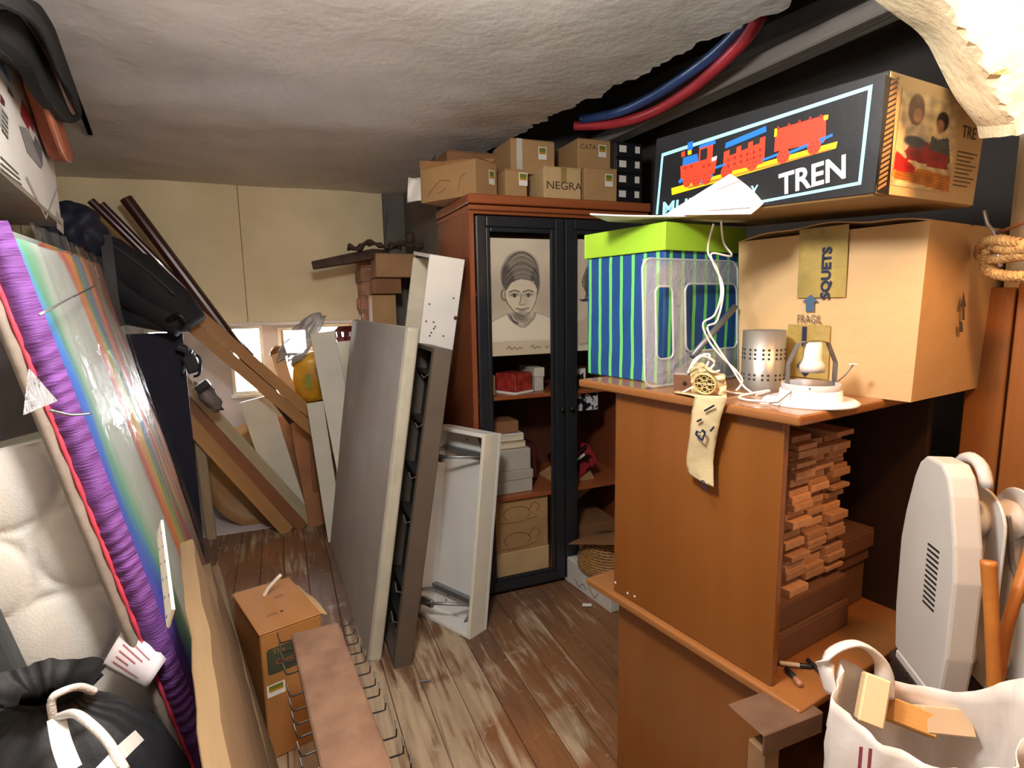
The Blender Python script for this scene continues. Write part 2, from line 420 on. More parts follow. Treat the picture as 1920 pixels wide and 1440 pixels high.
# plaster pier with an arch springing from it, wood boarding below
struct('pillar_right', bev(bx(nb(), 1.80, 2.65, -1.2, .575, 0, 1.90), .012, 2), plaster_w, frame((0, 0, 0), DU))
pw = struct('wall_boarding', bx(nb(), 1.795, 1.80, -1.2, .6, 0, 1.50), mt('boarding_gap', '#2b1608', .8), frame((0, 0, 0), DU))
pine = wood('varnished_pine', '#7e4a20', '#a06530', .35, 'z', 9, .12, .3)
v = .625
for i in range(10): box('plank', pine, frame((0, 0, 0), DU), (1.772, 1.795, v - .085, v - .003, .0, 1.515 + .01 * (i % 2)), pw, .003); v -= .088
Fp = [(1600, -190, 1.1), (1690, -80, 1.1), (1770, 0, 1.1), (1822, 70, 1.1), (1868, 150, 1.1), (1898, 200, 1.1), (1914, 226, 1.1), (1912, 250, 1.1)]
Fp = [(x, y, 1.0) for x, y, d in Fp]
Bp = [(1440, -150, 1.42), (1560, -60, 1.42), (1650, 8, 1.42), (1722, 60, 1.42), (1765, 125, 1.42), (1797, 188, 1.42), (1829, 238, 1.42), (1833, 262, 1.42)]
Bp = [(x, y, 1.2) for x, y, d in Bp]
b = nb()
def fill(P, n=5):
    S = spline([PY(*p) for p in P[:-1]], n); return S + [PY(*P[-1])]
Fs, Bs = fill(Fp), fill(Bp); N_ = 7
rows = []
for i, (f, k_) in enumerate(zip(Fs, Bs)):
    row = []
    for j in range(N_ + 1):
        p = f.lerp(k_, j / N_); q = noise.noise(p * 9) * .008 + (noise.noise(p * 60) * .012 if j == 0 else 0)
        row.append(b.verts.new(p + Vector((q, 0, q))))
    o1 = []
    for t in (.15, .35, .6, .9, 1.3, 1.8, 2.5, 4, 7):
        p = f + Vector((.12 * t, -.035 * t, .03 * t)); o1.append(b.verts.new(p + Vector((0, 1, .3)) * (noise.noise(p * 13) * .012 + noise.noise(p * 37) * .006)))
    o2 = [b.verts.new(k_ + Vector((.9, .1, .3)))]
    rows.append(o1[::-1] + row + o2)
for A_, C_ in zip(rows, rows[1:]):
    for j in range(len(A_) - 1): b.faces.new((A_[j], A_[j + 1], C_[j + 1], C_[j]))
b.faces.new(rows[0]); b.faces.new(rows[-1][::-1])
tag(obj('lintel_arch', b, plaster_w, ID, None, False), kind='structure')

# ================================================================ helpers for boxes and prints
def FR(mw): return mw @ Matrix(((1, 0, 0, 0), (0, 0, -1, 0), (0, 1, 0, 0), (0, 0, 0, 1)))                      # face towards -y
def FL(mw, sy): return mw @ Matrix(((0, 0, -1, 0), (-1, 0, 0, sy), (0, 1, 0, 0), (0, 0, 0, 1)))                # face towards -x
def FRT(mw, sx): return mw @ Matrix(((0, 0, 1, sx), (1, 0, 0, 0), (0, 1, 0, 0), (0, 0, 0, 1)))                 # face towards +x
def FT(mw, sz): return mw @ Matrix.Translation((0, 0, sz))
def onface(fm, px, py):
    n = fm.col[2].xyz; o = fm.translation; r = ray(px, py); p = CAM + r * ((o - CAM).dot(n) / r.dot(n)); q = fm.inverted() @ p
    return (q.x, q.y)
def pxs(fm, *P): return [onface(fm, *p) for p in P]
card = mt('corrugated_card', '#b08a5c', .75, .10, 6, .12, 50, rnd=.06)
card_l = mt('pale_card', '#c8a878', .75, .10, 6, .12, 50)
card_d = mt('dark_card', '#8a5f3c', .75, .12, 6, .12, 50, rnd=.05)
card_in = mt('card_inside', '#a87a4c', .8, .1, 8)
tape_m = mt('brown_tape', '#a58b52', .25, .15, 12, .3, 30)
white_pl = mt('white_paper', '#ece8e0', .6, .04, 10)
def sticker(fm, x, y, w, h, parent):
    s = obj('sticker', prism(rect(x, y, x + w, y + h), .0006), white_pl, fm, parent)
    decal('sticker_picture', rect(x + w * .1, y + h * .42, x + w * .9, y + h * .92), flat('#6f7a1c'), fm, s, .0011)
    decal('sticker_picture', rect(x + w * .1, y + h * .42, x + w * .9, y + h * .6), flat('#b98a1e'), fm, s, .0014)
    return s
def carton(label, mw, sx, sy, sz, mat=None, group=None, flaps=True, tape=False, name='cardboard_box'):
    t = thing(name, label, 'box', mw, group)
    box('body', mat or card, mw, (0, sx, 0, sy, 0, sz - .004 if flaps else sz), t, .003)
    if flaps:
        box('flap', mat or card, mw, (.001, sx - .001, .001, sy / 2 - .001, sz - .004, sz), t, .001)
        box('flap', mat or card, mw, (.001, sx - .001, sy / 2 + .001, sy - .001, sz - .004, sz), t, .001)
    if tape: box('tape', tape_m, mw, (-.0006, sx + .0006, sy / 2 - .024, sy / 2 + .024, sz * .72, sz + .0006), t, 0)
    return t

# ================================================================ DISPLAY CABINET
K = frame((-.1655, 2.7336, 0), RU)
def kl(px, py, y=0.):   # photo point -> cabinet coordinates at depth y behind its front
    p = PS(px, py, K.translation.dot(RV) + y); q = K.inverted() @ p; return q.x, q.z
cherry = wood('cherry_veneer', '#86452a', '#9c5730', .4, 'z', 6, 0, .15)
cherry_x = wood('cherry_veneer_rail', '#8f4a28', '#a86034', .4, 'x', 6, 0, .15)
cab = thing('display_cabinet', 'tall reddish wooden display cabinet with two black glazed doors', 'cabinet', K)
CW, CD = .93, .55
box('side_panel', cherry, K, (-.025, .0, .0, CD, 0, 1.93), cab)
box('side_panel', cherry, K, (CW, CW + .025, .0, CD, 0, 1.93), cab)
box('back_panel', mt('cab_back', '#5a2f1a', .6, .1), K, (0, CW, CD - .01, CD, 0, 1.93), cab)
box('bottom_panel', cherry_x, K, (0, CW, .002, CD - .01, .03, .05), cab)
box('top_panel', cherry_x, K, (0, CW, 0.002, CD - .01, 1.91, 1.93), cab)
box('cornice', cherry_x, K, (-.03, CW + .03, -.02, CD, 1.925, 1.948), cab, .004)
box('cornice', cherry_x, K, (-.035, CW + .035, -.03, CD, 1.953, 1.996), cab, .005)
shelf_z = kl(985, 738, .06)[1]
for z in (shelf_z, 1.55, .5): box('shelf', cherry_x, K, (.004, CW - .004, .03, CD - .012, z - .02, z), cab)
black_w = mt('black_painted_wood', '#24262a', .38, .15, 10, .05, 60)
cab_glass = clear('cabinet_glass', '#dfe6e6', .0, .02, grazing=.025)
for i, x0 in enumerate((0., .465)):
    x1 = x0 + .462; st = .072; z0, z1 = .022, 1.9; b = nb()
    for (o, iw, y0) in ((0, .05, -.024), (.05, st - .05, -.016)):
        a, c, e, g = x0 + .0015 + o, x1 - .0015 - o, z0 + o, z1 - o
        for d in ((a, a + iw, e, g), (c - iw, c, e, g), (a + iw, c - iw, e, e + iw), (a + iw, c - iw, g - iw, g)): bx(b, d[0], d[1], y0, -.001, d[2], d[3])
    bev(b, .006, 2)
    d = obj('door', b, black_w, K, cab)
    box('pane', cab_glass, K, (x0 + st - .002, x1 - st + .002, -.010, -.007, z0 + st - .002, z1 - st + .002), d, 0)
    kx = x1 - .026 if i == 0 else x0 + .026; kz = kl(1050, 765)[1]
    obj('knob', lathe([(.004, 0), (.004, .012), (.011, .018), (.012, .026), (.006, .031), (.001, .032)], 16), mt('dark_brass', '#3c3a2c', .35, .1, metal=.7), K @ Matrix.Translation((kx, -.024, kz)) @ Matrix.Rotation(math.pi / 2, 4, 'X'), d, True)
# charcoal portraits behind the glass
def portrait(kind):
    w_, h_ = .33, .60
    A = Art(1, 1.8, 150 if kind == 1 else 80, (.90, .85, .76)); g = (.30, .28, .26); dk = (.16, .15, .14)
    A.mottle(.07, 3, kind); A.ell(.5, 1.0, .75, .9, (.78, .72, .62), .5, .9)
    if kind == 1:
        A.ell(.12, .9, .3, .35, (.62, .57, .5), .5, .9); A.ell(.9, .88, .22, .35, (.66, .6, .53), .5, .9)
        A.ell(.50, 1.34, .25, .27, (.50, .46, .41), .9, .2); A.ell(.31, 1.18, .09, .22, g, .85, .4, 8); A.ell(.70, 1.14, .07, .20, g, .8, .4)
        A.poly([(.28, 1.0), (.27, .9), (.33, .78), (.42, .66), (.5, .61), (.58, .62), (.66, .72), (.71, .86), (.73, 1.02), (.68, 1.15), (.5, 1.19), (.36, 1.13)], (.85, .79, .69))
        A.poly([(.4, .68), (.62, .68), (.66, .5), (.5, .43), (.36, .52)], (.70, .64, .56)); A.ell(.46, .6, .12, .05, (.4, .37, .33), .6, .8, -25)
        rs = random.Random(5)
        for q in range(34):
            f = rs.random(); e = rs.uniform(-.03, .03); m_ = f * .30
            A.line([(.28 + .05 * f, 1.12 + m_ + e), (.38 + .04 * f, 1.24 + m_ + e), (.53, 1.29 + m_ * .95 + e), (.66, 1.24 + m_ * .85 + e), (.73 - .03 * f, 1.16 + m_ * .8)], .006, dk if rs.random() < .55 else (.80, .74, .65), .32)
        A.line([(.25, 1.08), (.24, 1.26), (.34, 1.50), (.52, 1.60), (.68, 1.50), (.75, 1.30), (.745, 1.10)], .008, dk, .6); A.line([(.30, 1.10), (.36, 1.17), (.5, 1.19), (.62, 1.17), (.71, 1.10)], .02, g, .4, 1.)
        for x, r in ((.40, 0), (.60, 0)):
            A.line([(x - .075, .985), (x, 1.012), (x + .07, .99)], .012, dk, .75); A.ell(x, .93, .055, .024, (.93, .88, .8), .7, .4); A.ell(x, .93, .024, .026, dk, .95, .4)
            A.line([(x - .06, .93), (x, .96), (x + .06, .935)], .008, dk, .8); A.ell(x, .95, .09, .045, g, .22, .9)
        A.line([(.50, .95), (.485, .84), (.47, .80), (.51, .785), (.55, .80)], .010, g, .7); A.ell(.56, .86, .05, .1, (.72, .66, .58), .5, .9)
        A.line([(.42, .731), (.47, .722), (.51, .717), (.55, .722), (.605, .734)], .011, dk, .75); A.ell(.51, .695, .06, .016, g, .4, .8)
        A.line([(.27, .98), (.28, .86), (.35, .74), (.44, .64), (.53, .61)], .009, g, .8); A.line([(.54, .61), (.64, .69), (.71, .85), (.74, 1.02)], .008, g, .7)
        A.line([(.24, 1.02), (.215, .97), (.23, .88), (.28, .86)], .012, dk, .7)
        A.poly([(.0, .5), (.15, .58), (.33, .67), (.42, .52), (.55, .47), (.66, .58), (.7, .66), (.86, .6), (1, .52), (1, .24), (0, .24)], (.90, .85, .76))
        for q in (0, .025): A.line([(.32 - q, .66), (.36 - q, .56), (.46, .48 - q), (.56, .47 - q), (.66 + q, .58), (.68 + q, .66)], .009, g, .75)
        A.line([(.33, .63), (.38, .54), (.44, .5)], .02, dk, .7); A.line([(.02, .5), (.15, .58), (.3, .65)], .007, g, .6); A.line([(.7, .66), (.85, .61), (.99, .53)], .007, g, .5)
        A.line([(0, .2), (.5, .205), (1, .19)], .006, (.55, .5, .43), .6); A.poly([(0, 0), (1, 0), (1, .18), (0, .19)], (.80, .73, .60), .8)
        A.line([(.28, .10), (.32, .14), (.35, .09), (.39, .13), (.42, .09), (.47, .12), (.5, .09)], .009, g, .8); A.line([(.62, .11), (.66, .14), (.68, .09), (.73, .12), (.78, .10)], .009, g, .8); A.line([(.85, .13), (.86, .09), (.9, .13)], .008, g, .7)
    else:
        A.ell(.50, 1.15, .30, .36, g, .85, .35); A.poly([(.34, 1.2), (.36, .85), (.5, .7), (.64, .85), (.66, 1.2), (.5, 1.3)], (.84, .78, .68))
        for q in range(5): A.line([(.22 + .02 * q, 1.35 - .02 * q), (.13 + .03 * q, 1.12), (.20 + .02 * q, .95), (.16 + .03 * q, .82), (.08 + .03 * q, .84)], .012, dk, .85)
        for x in (.43, .58): A.ell(x, 1.02, .04, .02, dk, .9, .4); A.line([(x - .06, 1.07), (x, 1.09), (x + .05, 1.07)], .01, dk, .7)
        A.line([(.5, 1.0), (.49, .9), (.53, .89)], .01, g, .7); A.line([(.44, .81), (.5, .815), (.57, .81)], .011, dk, .8)
        A.poly([(0, .45), (.3, .6), (.7, .6), (1, .45), (1, .1), (0, .1)], (.78, .72, .62), .8)
        A.line([(.1, .1), (.3, .13), (.4, .09)], .008, g, .7)
    return A
paper_m = printed('charcoal_paper', .8)
(ax, az), (bx_, bz) = kl(914, 669, .0), kl(1040, 449, .0)
A = portrait(1)
tag(inked('charcoal_portrait', bx_ - ax + .004, bz - az, A.nx, A.ny, A.A, FR(K @ Matrix.Translation((ax, .004, az))), None, paper_m),
    'charcoal portrait of a short-haired sitter in a pale jumper behind the cabinet glass', 'drawing')
A = portrait(2); ax2 = .465 + .07; wd = .326
tag(inked('charcoal_portrait', wd, bz - az, A.nx, A.ny, A.A, FR(K @ Matrix.Translation((ax2, .004, az + .005))), None, paper_m),
    'charcoal portrait with a long dark hair curl half hidden by the striped box', 'drawing')
# things standing inside the cabinet
def inside(label, x0, x1, y0, y1, z0, h, mat, cat='box', name='storage_box', lid=None, group=None):
    t = thing(name, label, cat, K @ Matrix.Translation((x0, y0, z0)), group); q = K
    if lid:
        box('body', mat, q, (x0, x1, y0, y1, z0, z0 + h * .6), t, .003); box('lid', lid, q, (x0 - .004, x1 + .004, y0 - .004, y1 + .004, z0 + h * .6, z0 + h), t, .003)
    elif cat == 'book':
        box('cover', mat, q, (x0, x1, y0, y1, z0, z0 + .004), t, .001); box('cover', mat, q, (x0, x1, y0, y1, z0 + h - .004, z0 + h), t, .001); box('page_block', flat('#d9cdb4', .8), q, (x0 + .004, x1, y0 + .004, y1 - .004, z0 + .004, z0 + h - .004), t, 0)
    else: box('body', mat, q, (x0, x1, y0, y1, z0, z0 + h), t, .003); box('top_flap', mat, q, (x0 + .002, x1 - .002, y0 + .002, y1 - .002, z0 + h, z0 + h + .003), t, .001)
    return t
S = shelf_z
inside('small cream cardboard box at the end of the cabinet shelf', .06, .12, .08, .2, S, .10, card_l)
redm = mt('red_marbled_card', '#8e1c1f', .4, .5, 22, col2='#c8463c')
rx0, rx1 = kl(944, 720, .07)[0], kl(1001, 720, .07)[0]
t = thing('gift_box', 'red marbled gift box on a white tray on the cabinet shelf', 'box', K @ Matrix.Translation((rx0, .07, S)))
R_ = K @ Matrix.Translation(((rx0 + rx1) / 2, .11, S)) @ Matrix.Rotation(.45, 4, 'Z')
box('body', redm, R_, (-.06, .07, -.05, .09, .012, .105), t, .003); box('tray', white_pl, R_, (-.066, .076, -.056, .096, 0, .012), t, .002)
gb = mt('grey_white_box', '#b9b4a6', .7, .06)
inside('pale lidded box beside the red gift box on the shelf', rx1 + .02, .40, .10, .3, S, .125, gb, lid=mt('grey_white_lid', '#c9c4b4', .7, .05))
shelf2 = .5
zs = [('flat brown box lying on top of the cabinet stack', .06, .27, .14, .06, card_d, 'box'), ('white covered book under the flat brown box in the cabinet', .06, .29, .12, .035, white_pl, 'book'),
      ('tan covered book second from the top of the cabinet stack', .06, .295, .11, .035, card_l, 'book')]
z = .52 + .0
inside('cream white carton at the base of the cabinet stack', .07, .32, .08, .36, .5, .12, gb, lid=mt('dull_white', '#b3ad9c', .7, .05))
inside('grey white archive box in the middle of the cabinet stack', .07, .315, .09, .36, .62, .11, gb)
z = .735
for lab, a, c, y, h, mm, ct in zs[::-1]:
    inside(lab, a, c, y, .38, z, h, mm, ct, 'storage_box' if ct == 'box' else 'book'); z += h + .004
inside('cream low carton at the bottom of the cabinet', .07, .40, .05, .4, .05, .14, card_l)
for i, (z0, lab) in enumerate(((.194, 'lower brown carton with a printed animal outline in the cabinet'), (.337, 'upper brown carton with a printed animal outline in the cabinet'))):
    t = inside(lab, .07, .395, .05, .4, z0, .14, card, name='cardboard_box')
    fmx = FR(K @ Matrix.Translation((0, .05, 0)))
    for P in ([(.16, .03), (.14, .07), (.19, .10), (.26, .09), (.29, .06), (.27, .03)], [(.28, .07), (.31, .11), (.345, .09), (.33, .06)], [(.12, .02), (.22, .015), (.33, .03)]):
        obj('printed_outline', tube([(x, z0 + y, .001) for x, y in [(p.x, p.y) for p in spline([(a, c, 0) for a, c in P], 5)]], .0016, 5), flat('#6b4526'), fmx, t)
inside('dark maroon box standing beside the cabinet stack', .335, .40, .2, .4, .52, .2, mt('maroon_card', '#4a1a1a', .5, .2))
# right half of the cabinet
t = thing('photo_frame', 'small framed black and white photo on the right cabinet shelf', 'picture', K @ Matrix.Translation((.56, .1, S)))
fm_ = FR(K @ Matrix.Translation((.56, .1, S)))
box('frame', mt('brown_frame', '#5a3c22', .4), K, (.56, .66, .1, .115, S, S + .115), t, .003); obj('photo', prism(rect(.01, .012, .09, .105), .0008), white_pl, fm_, t)
decal('photo_figure', [(.03, .012), (.03, .06), (.045, .08), (.06, .07), (.075, .085), (.085, .012)], flat('#15161a'), fm_, t, .0014)
inside('black and white patterned box below the framed photo', .55, .72, .08, .25, S - .125, .1, mt('pattern_bw', '#20222a', .4, .6, 30, col2='#d8d8de', det=1, lo=.48, hi=.52))
sl = Matrix.Rotation(math.radians(-28), 4, 'Y')
t = thing('red_carton', 'red and black printed carton tilted among boxes inside the cabinet', 'box', K @ Matrix.Translation((.56, .1, .5)) @ sl)
box('body', mt('red_black_print', '#2a1214', .4, .6, 18, col2='#a32c34', det=1, lo=.45, hi=.55), WMX[t.name], (0, .2, 0, .2, .0, .13), t, .003)
box('label_strip', white_pl, WMX[t.name], (.01, .15, -.001, .02, .09, .105), t, 0)
t = carton('brown carton lying tilted under the red carton in the cabinet', K @ Matrix.Translation((.55, .12, .36)) @ sl, .22, .22, .16, card)
carton('brown carton behind the right cabinet door near the floor', K @ Matrix.Translation((.55, .08, .05)), .3, .3, .2, card_d)

# ================================================================ BOXES ON TOP OF THE CABINET
ZT = 1.996
def kbox(label, x0, x1, y0, y1, z0, h, stick=True, mat=None, tape=False):
    q = K @ Matrix.Translation((x0, y0, z0)); t = carton(label, q, x1 - x0, y1 - y0, h, mat, 'small cartons on the display cabinet', True, tape)
    if stick: sticker(FR(q), (x1 - x0) * .62, h * .45, .045, .06, t)
    return t, q
def kx_(px, py=340, y=.0): return kl(px, py, y)[0]
def kz_(px, py, y=.0): return kl(px, py, y)[1]
# open carton hanging over the cabinet's end
O = PZ(893, 364, ZT); Pl = PZ(790, 381, ZT); yd = (Pl - O); yd.z = 0
q = frame(O, Vector((yd.y, -yd.x, 0))); hA = kz_(893, 298) - ZT
t = thing('cardboard_box', 'open carton with raised torn flap overhanging the end of the display cabinet', 'box', q, 'small cartons on the display cabinet')
LX, LY = .155, yd.length; b = nb()
for d in ((0, LX, 0, .004), (0, LX, LY - .004, LY), (0, .004, .004, LY - .004), (LX - .004, LX, .004, LY - .004)): bx(b, d[0], d[1], d[2], d[3], 0, hA)
bx(b, .004, LX - .004, .004, LY - .004, 0, .004)
obj('body', b, card, q, t)
b = prism([(0, 0), (LY, 0), (LY + .02, .07), (.6 * LY, .09), (.3 * LY, .075), (-.02, .1)], .003)
obj('flap', b, card_in, q @ Matrix.Translation((0, LY, hA)) @ Matrix(((0, .5, .87, 0), (-1, 0, 0, 0), (0, .42, -.2, 0), (0, 0, 0, 1))), t)
b = prism([(0, 0), (LX, 0), (LX + .03, .06), (.05, .085)], .003)
obj('flap', b, card_in, q @ Matrix.Translation((0, 0, hA)) @ Matrix.Rotation(math.radians(25), 4, 'X'), t)
sticker(FR(q), LX * .62, hA * .38, .042, .065, t)
f_ = FL(q, LY)
for P in ([(.05, .03), (.10, .07), (.14, .09), (.2, .08)], [(.25, .03), (.27, .09), (.3, .1)], [(.12, .03), (.17, .05)]):
    obj('pen_mark', tube([(p.x, p.y, .0008) for p in spline([(a, c, 0) for a, c in P], 4)], .0012, 4), flat('#5a3a20'), f_, t)
z2 = kz_(970, 318, .03)
kbox('small carton between the open carton and the one marked NEGRA', kx_(952), kx_(993), .03, .2, ZT, z2 - ZT)
hN = kz_(1040, 312, -.01) - ZT
t, q = kbox('pale carton with NEGRA written in marker on its front', kx_(1018), kx_(1088), -.01, .2, ZT, hN, False, card_l)
text('writing', 'NEGRA', .052, flat('#3a3026'), at(FR(q), .012, .045), t, 'LEFT', 1.15)
box('tape', tape_m, q, ((kx_(1088) - kx_(1018)) * .45, (kx_(1088) - kx_(1018)) * .6, -.0008, .2, hN * .5, hN + .001), t, 0)
t, q = kbox('small carton with picture sticker next to the black drawer tower', kx_(1093), kx_(1153), -.02, .18, ZT, kz_(1120, 314, -.02) - ZT)
hE = kz_(1000, 262, .10)
t, q = kbox('taped carton with a strip of clear tape on the upper row', kx_(958, 290, .1), kx_(1040, 290, .1), .10, .35, z2, hE - z2)
box('tape', mt('clear_tape', '#c9c6bd', .2), q, (.03, .06, -.0008, .0, .02, hE - z2), t, 0)
t, q = kbox('carton with CATA written on it, topmost beside the drawer tower', kx_(1084, 290, .06), kx_(1145, 290, .06), .06, .32, kz_(1120, 314, .0), kz_(1120, 262, .06) - kz_(1120, 314, 0))
text('writing', 'CATA', .035, flat('#4a3322'), at(FR(q), .012, .10), t)
q = frame(PS(832, 298, 2.9), RU, UP)
t = carton('wide flat carton lying at the back of the upper row', K @ Matrix.Translation((kx_(836, 290, .3), .28, z2)), .36, .26, .13, card_d, 'small cartons on the display cabinet')
# black drawer tower
x0, x1 = kx_(1156), kx_(1207); zt_ = 2.30
q = K @ Matrix.Translation((x0, .02, ZT)); t = thing('drawer_tower', 'black stacked drawer tower with white labels on the cabinet', 'drawers', q)
blk = mt('black_plastic', '#1b1b1f', .4, .1); W_ = x1 - x0
box('body', blk, q, (0, W_, 0, .25, 0, zt_ - ZT), t, .004)
for i in range(4):
    z0 = .005 + i * .074; d = box('drawer', blk, q, (.004, W_ - .004, -.012, .0, z0, z0 + .068), t, .003)
    for (a, c) in ((.02, .062), (W_ - .05, W_ - .022)): obj('label', prism(rect(a, z0 + .025, c, z0 + .058), .0008), white_pl, FR(q @ Matrix.Translation((0, -.012, 0))), d)

# ================================================================ DESK-HEIGHT SHELF UNIT
A0 = Vector((.58, 1.125, 0)); D0 = frame(A0, DU)          # x along DU, y along DV
AD = A0.dot(DU)
def pu(px, py, u): p = PL(px, py, DU, AD + u); q = D0.inverted() @ p; return q    # photo point on a plane u = const
orange = wood('orange_veneer', '#774419', '#8c5423', .32, 'z', 5, 0, .35)
orange_t = wood('orange_veneer_top', '#86552c', '#a06a3a', .3, 'y', 6, 0, .4)
TZ, SZ = 1.262, .62
un = thing('shelf_unit', 'orange wooden open shelf unit standing on the low cabinet', 'shelf', D0 @ Matrix.Translation((0, 0, SZ)))
b = bev(bx(nb(), 0, .80, 0, .715, TZ - .024, TZ), .009, 3); obj('top', b, orange_t, D0, un)
box('side_panel', orange, D0, (.03, .052, .05, .58, SZ, TZ - .024), un, .006, 2)
box('side_panel', mt('unit_inside_shade', '#2e1a0e', .6), D0, (.61, .632, .013, .58, SZ, TZ - .024), un, .004)  # dark brown instead of orange veneer puts the interior shade into the colour
box('back_panel', mt('unit_inside_shade', '#2e1a0e', .6), D0, (.052, .61, .565, .58, SZ, TZ - .024), un)
lo = thing('low_cabinet', 'orange wooden low cabinet with overhanging top slab under the shelf unit', 'cabinet', D0)
b = bev(bx(nb(), .012, .67, -.03, .69, SZ - .024, SZ), .008, 3); obj('top', b, orange_t, D0, lo)
box('side_panel', orange, D0, (.055, .077, .05, .585, 0, SZ - .024), lo, .004)
box('side_panel', orange, D0, (.60, .622, .05, .585, 0, SZ - .024), lo, .004)
box('back_panel', mt('unit_inside_shade', '#3f2312', .6), D0, (.077, .60, .57, .585, 0, SZ - .024), lo)
box('base_panel', orange_t, D0, (.077, .60, .06, .57, .06, .08), lo)
for px, py in ((1154, 1092), (1177, 1112), (1190, 1118)):
    q = pu(px, py, .0298); obj('screw_cap', lathe([(.0035, 0), (.0035, .001)], 8), white_pl, D0 @ Matrix.Translation(q) @ Matrix.Rotation(-math.pi / 2, 4, 'Y'), un)

# ---------------------------------------------------------------- the FRAGIL carton
BX, BY, BH = .42, .445, .40
q = D0 @ Matrix.Translation((.335, -.055, TZ)); fr_card = mt('fragile_card', '#c9a676', .7, .07, 5, .15, 40)
t = thing('cardboard_box', 'large pale carton marked FRAGIL standing on the shelf unit', 'box', q)
def bulge(bm, amt):
    bmesh.ops.subdivide_edges(bm, edges=bm.edges[:], cuts=7, use_grid_fill=True)
    for v in bm.verts:
        c = v.co; n = noise.noise(c * 7) * amt; k = 1 + .055 * c.z / BH
        cx, cy = BX / 2, BY / 2; v.co = Vector((cx + (c.x - cx) * k, cy + (c.y - cy) * k, c.z)) + Vector((n, n * .5, 0))
    return bm
obj('body', bulge(bx(nb(), 0, BX, 0, BY, 0, BH - .006), .003), fr_card, q, t)
obj('flap', grid(lambda a, c: Vector((-.012 + a * BX * .5, -.01 + c * (BY + .02), BH - .006 + .018 * math.sin(c * 3.1) * (1 - a) + .003 * math.sin(c * 17) + .003)), 6, 16, .003), card_l, q, t)
obj('flap', grid(lambda a, c: Vector((BX * .5 + .003 + a * (BX * .5 + .008), -.01 + c * (BY + .02), BH - .003 + .006 * math.sin(c * 6) * a)), 6, 16, .003), card_l, q, t)
kk = math.atan(.055 * BX / 2 / BH)
fl = FL(q, BY) @ Matrix.Translation((0, 0, .004)) @ Matrix.Rotation(kk, 4, 'X')
gold_tape = mt('packing_tape', '#a38d4e', .28, .18, 14, .5, 26)
def patch(name, P, mat, z=.0005):
    pts = pxs(fl, *P); (x0, y0), (x1, y1) = (min(p[0] for p in pts), min(p[1] for p in pts)), (max(p[0] for p in pts), max(p[1] for p in pts))
    return obj(name, grid(lambda a, c: Vector((x0 + a * (x1 - x0), y0 + c * (y1 - y0), z + .0012 + .0015 * noise.noise(Vector((a * 6, c * 9, z * 900))))), 14, 18), mat, fl, t, True)
patch('tape', [(1500, 431), (1586, 557)], gold_tape); patch('tape', [(1478, 608), (1553, 712)], gold_tape)
navy = flat('#1c2344', .5); ink = flat('#4a4640', .7); blue_ink = flat('#3f5a74', .7)
x0, y0 = onface(fl, 1556, 560); xt, yt = onface(fl, 1556, 450)
text('lettering', 'SQUETS', .031, navy, at(fl, x0, y0, .0042, 90), t, 'LEFT', abs(yt - y0) / .124, .0012)
decal('printed_arrow', pxs(fl, (1512, 584), (1528, 584), (1528, 566), (1536, 566), (1522, 552), (1505, 566), (1512, 566)), blue_ink, fl, t, .0034)
x0, y0 = onface(fl, 1495, 605); x1, _ = onface(fl, 1543, 605)
text('lettering', 'FRAGIL', .030, ink, at(fl, x0, y0, .0034), t, 'LEFT', (x1 - x0) / .098)
def heart(fm, cx, cy, s, par, mat, z=.004, rot=0):
    out = [(0, -1), (.95, .05), (.95, .35), (.55, .75), (.1, .42), (-.1, .42), (-.55, .75), (-.95, .35), (-.95, .05)]
    b = nb(); n = len(out); o = [b.verts.new((x * s, y * s, 0)) for x, y in out]; i_ = [b.verts.new((x * s * .58, y * s * .55, 0)) for x, y in out]
    for j in range(n): b.faces.new((o[j], o[(j + 1) % n], i_[(j + 1) % n], i_[j]))
    return obj('heart_logo', b, mat, at(fm, cx, cy, z, rot), par)
hx_, hy_ = onface(fl, 1511, 690); heart(fl, hx_, hy_, .023, t, navy)
x0, y0 = onface(fl, 1506, 612); decal('printed_arrow', rect(x0, y0 - .05, x0 + .012, y0), navy, fl, t, .0042)
fr = FR(q) @ Matrix.Translation((0, 0, .004)) @ Matrix.Rotation(kk, 4, 'X')
decal('printed_arrow', pxs(fr, (1795, 575), (1806, 575), (1801, 545)), ink, fr, t, .006)
decal('printed_arrow', pxs(fr, (1798, 600), (1803, 600), (1803, 575), (1799, 575)), ink, fr, t, .006)
decal('printed_arrow', pxs(fr, (1793, 622), (1800, 622), (1799, 603), (1793, 603)), ink, fr, t, .006)

# ---------------------------------------------------------------- toy train carton
N0 = PY(1640, 366, 1.13); wdir = Vector((-.47, .882, .05)).normalized()
q = frame(N0, Vector((.882, .47, 0)), Vector((.882, .47, 0)).cross(wdir))
ql = q.inverted()
def tl(px, py): # along the long side
    n = q.col[0].xyz; r = ray(px, py); p = ql @ (CAM + r * ((N0 - CAM).dot(n) / r.dot(n))); return p
TL = tl(1224, 405).y; TH = tl(1660, 135).z; TW = .37
blackc = mt('black_gloss_card', '#17191c', .35, .35, 5, .04, 40, coat=.2)
t = thing('toy_box', 'long black toy train carton lettered TREN lying on the pale carton', 'box', q)
box('body', mt('brown_box_base', '#9a7a4e', .55, .12, 6), q, (.001, TW, .001, TL - .001, 0, TH - .001), t, .004)
box('side_print', blackc, q, (-.0015, .002, 0, TL, .004, TH), t, .001)
box('top_print', blackc, q, (0, TW, 0, TL, TH - .001, TH + .001), t, 0)
endp = mt('printed_end', '#d2b98c', .5, .06, 4)
box('end_print', endp, q, (.002, TW, -.0012, .002, .004, TH), t, .001)
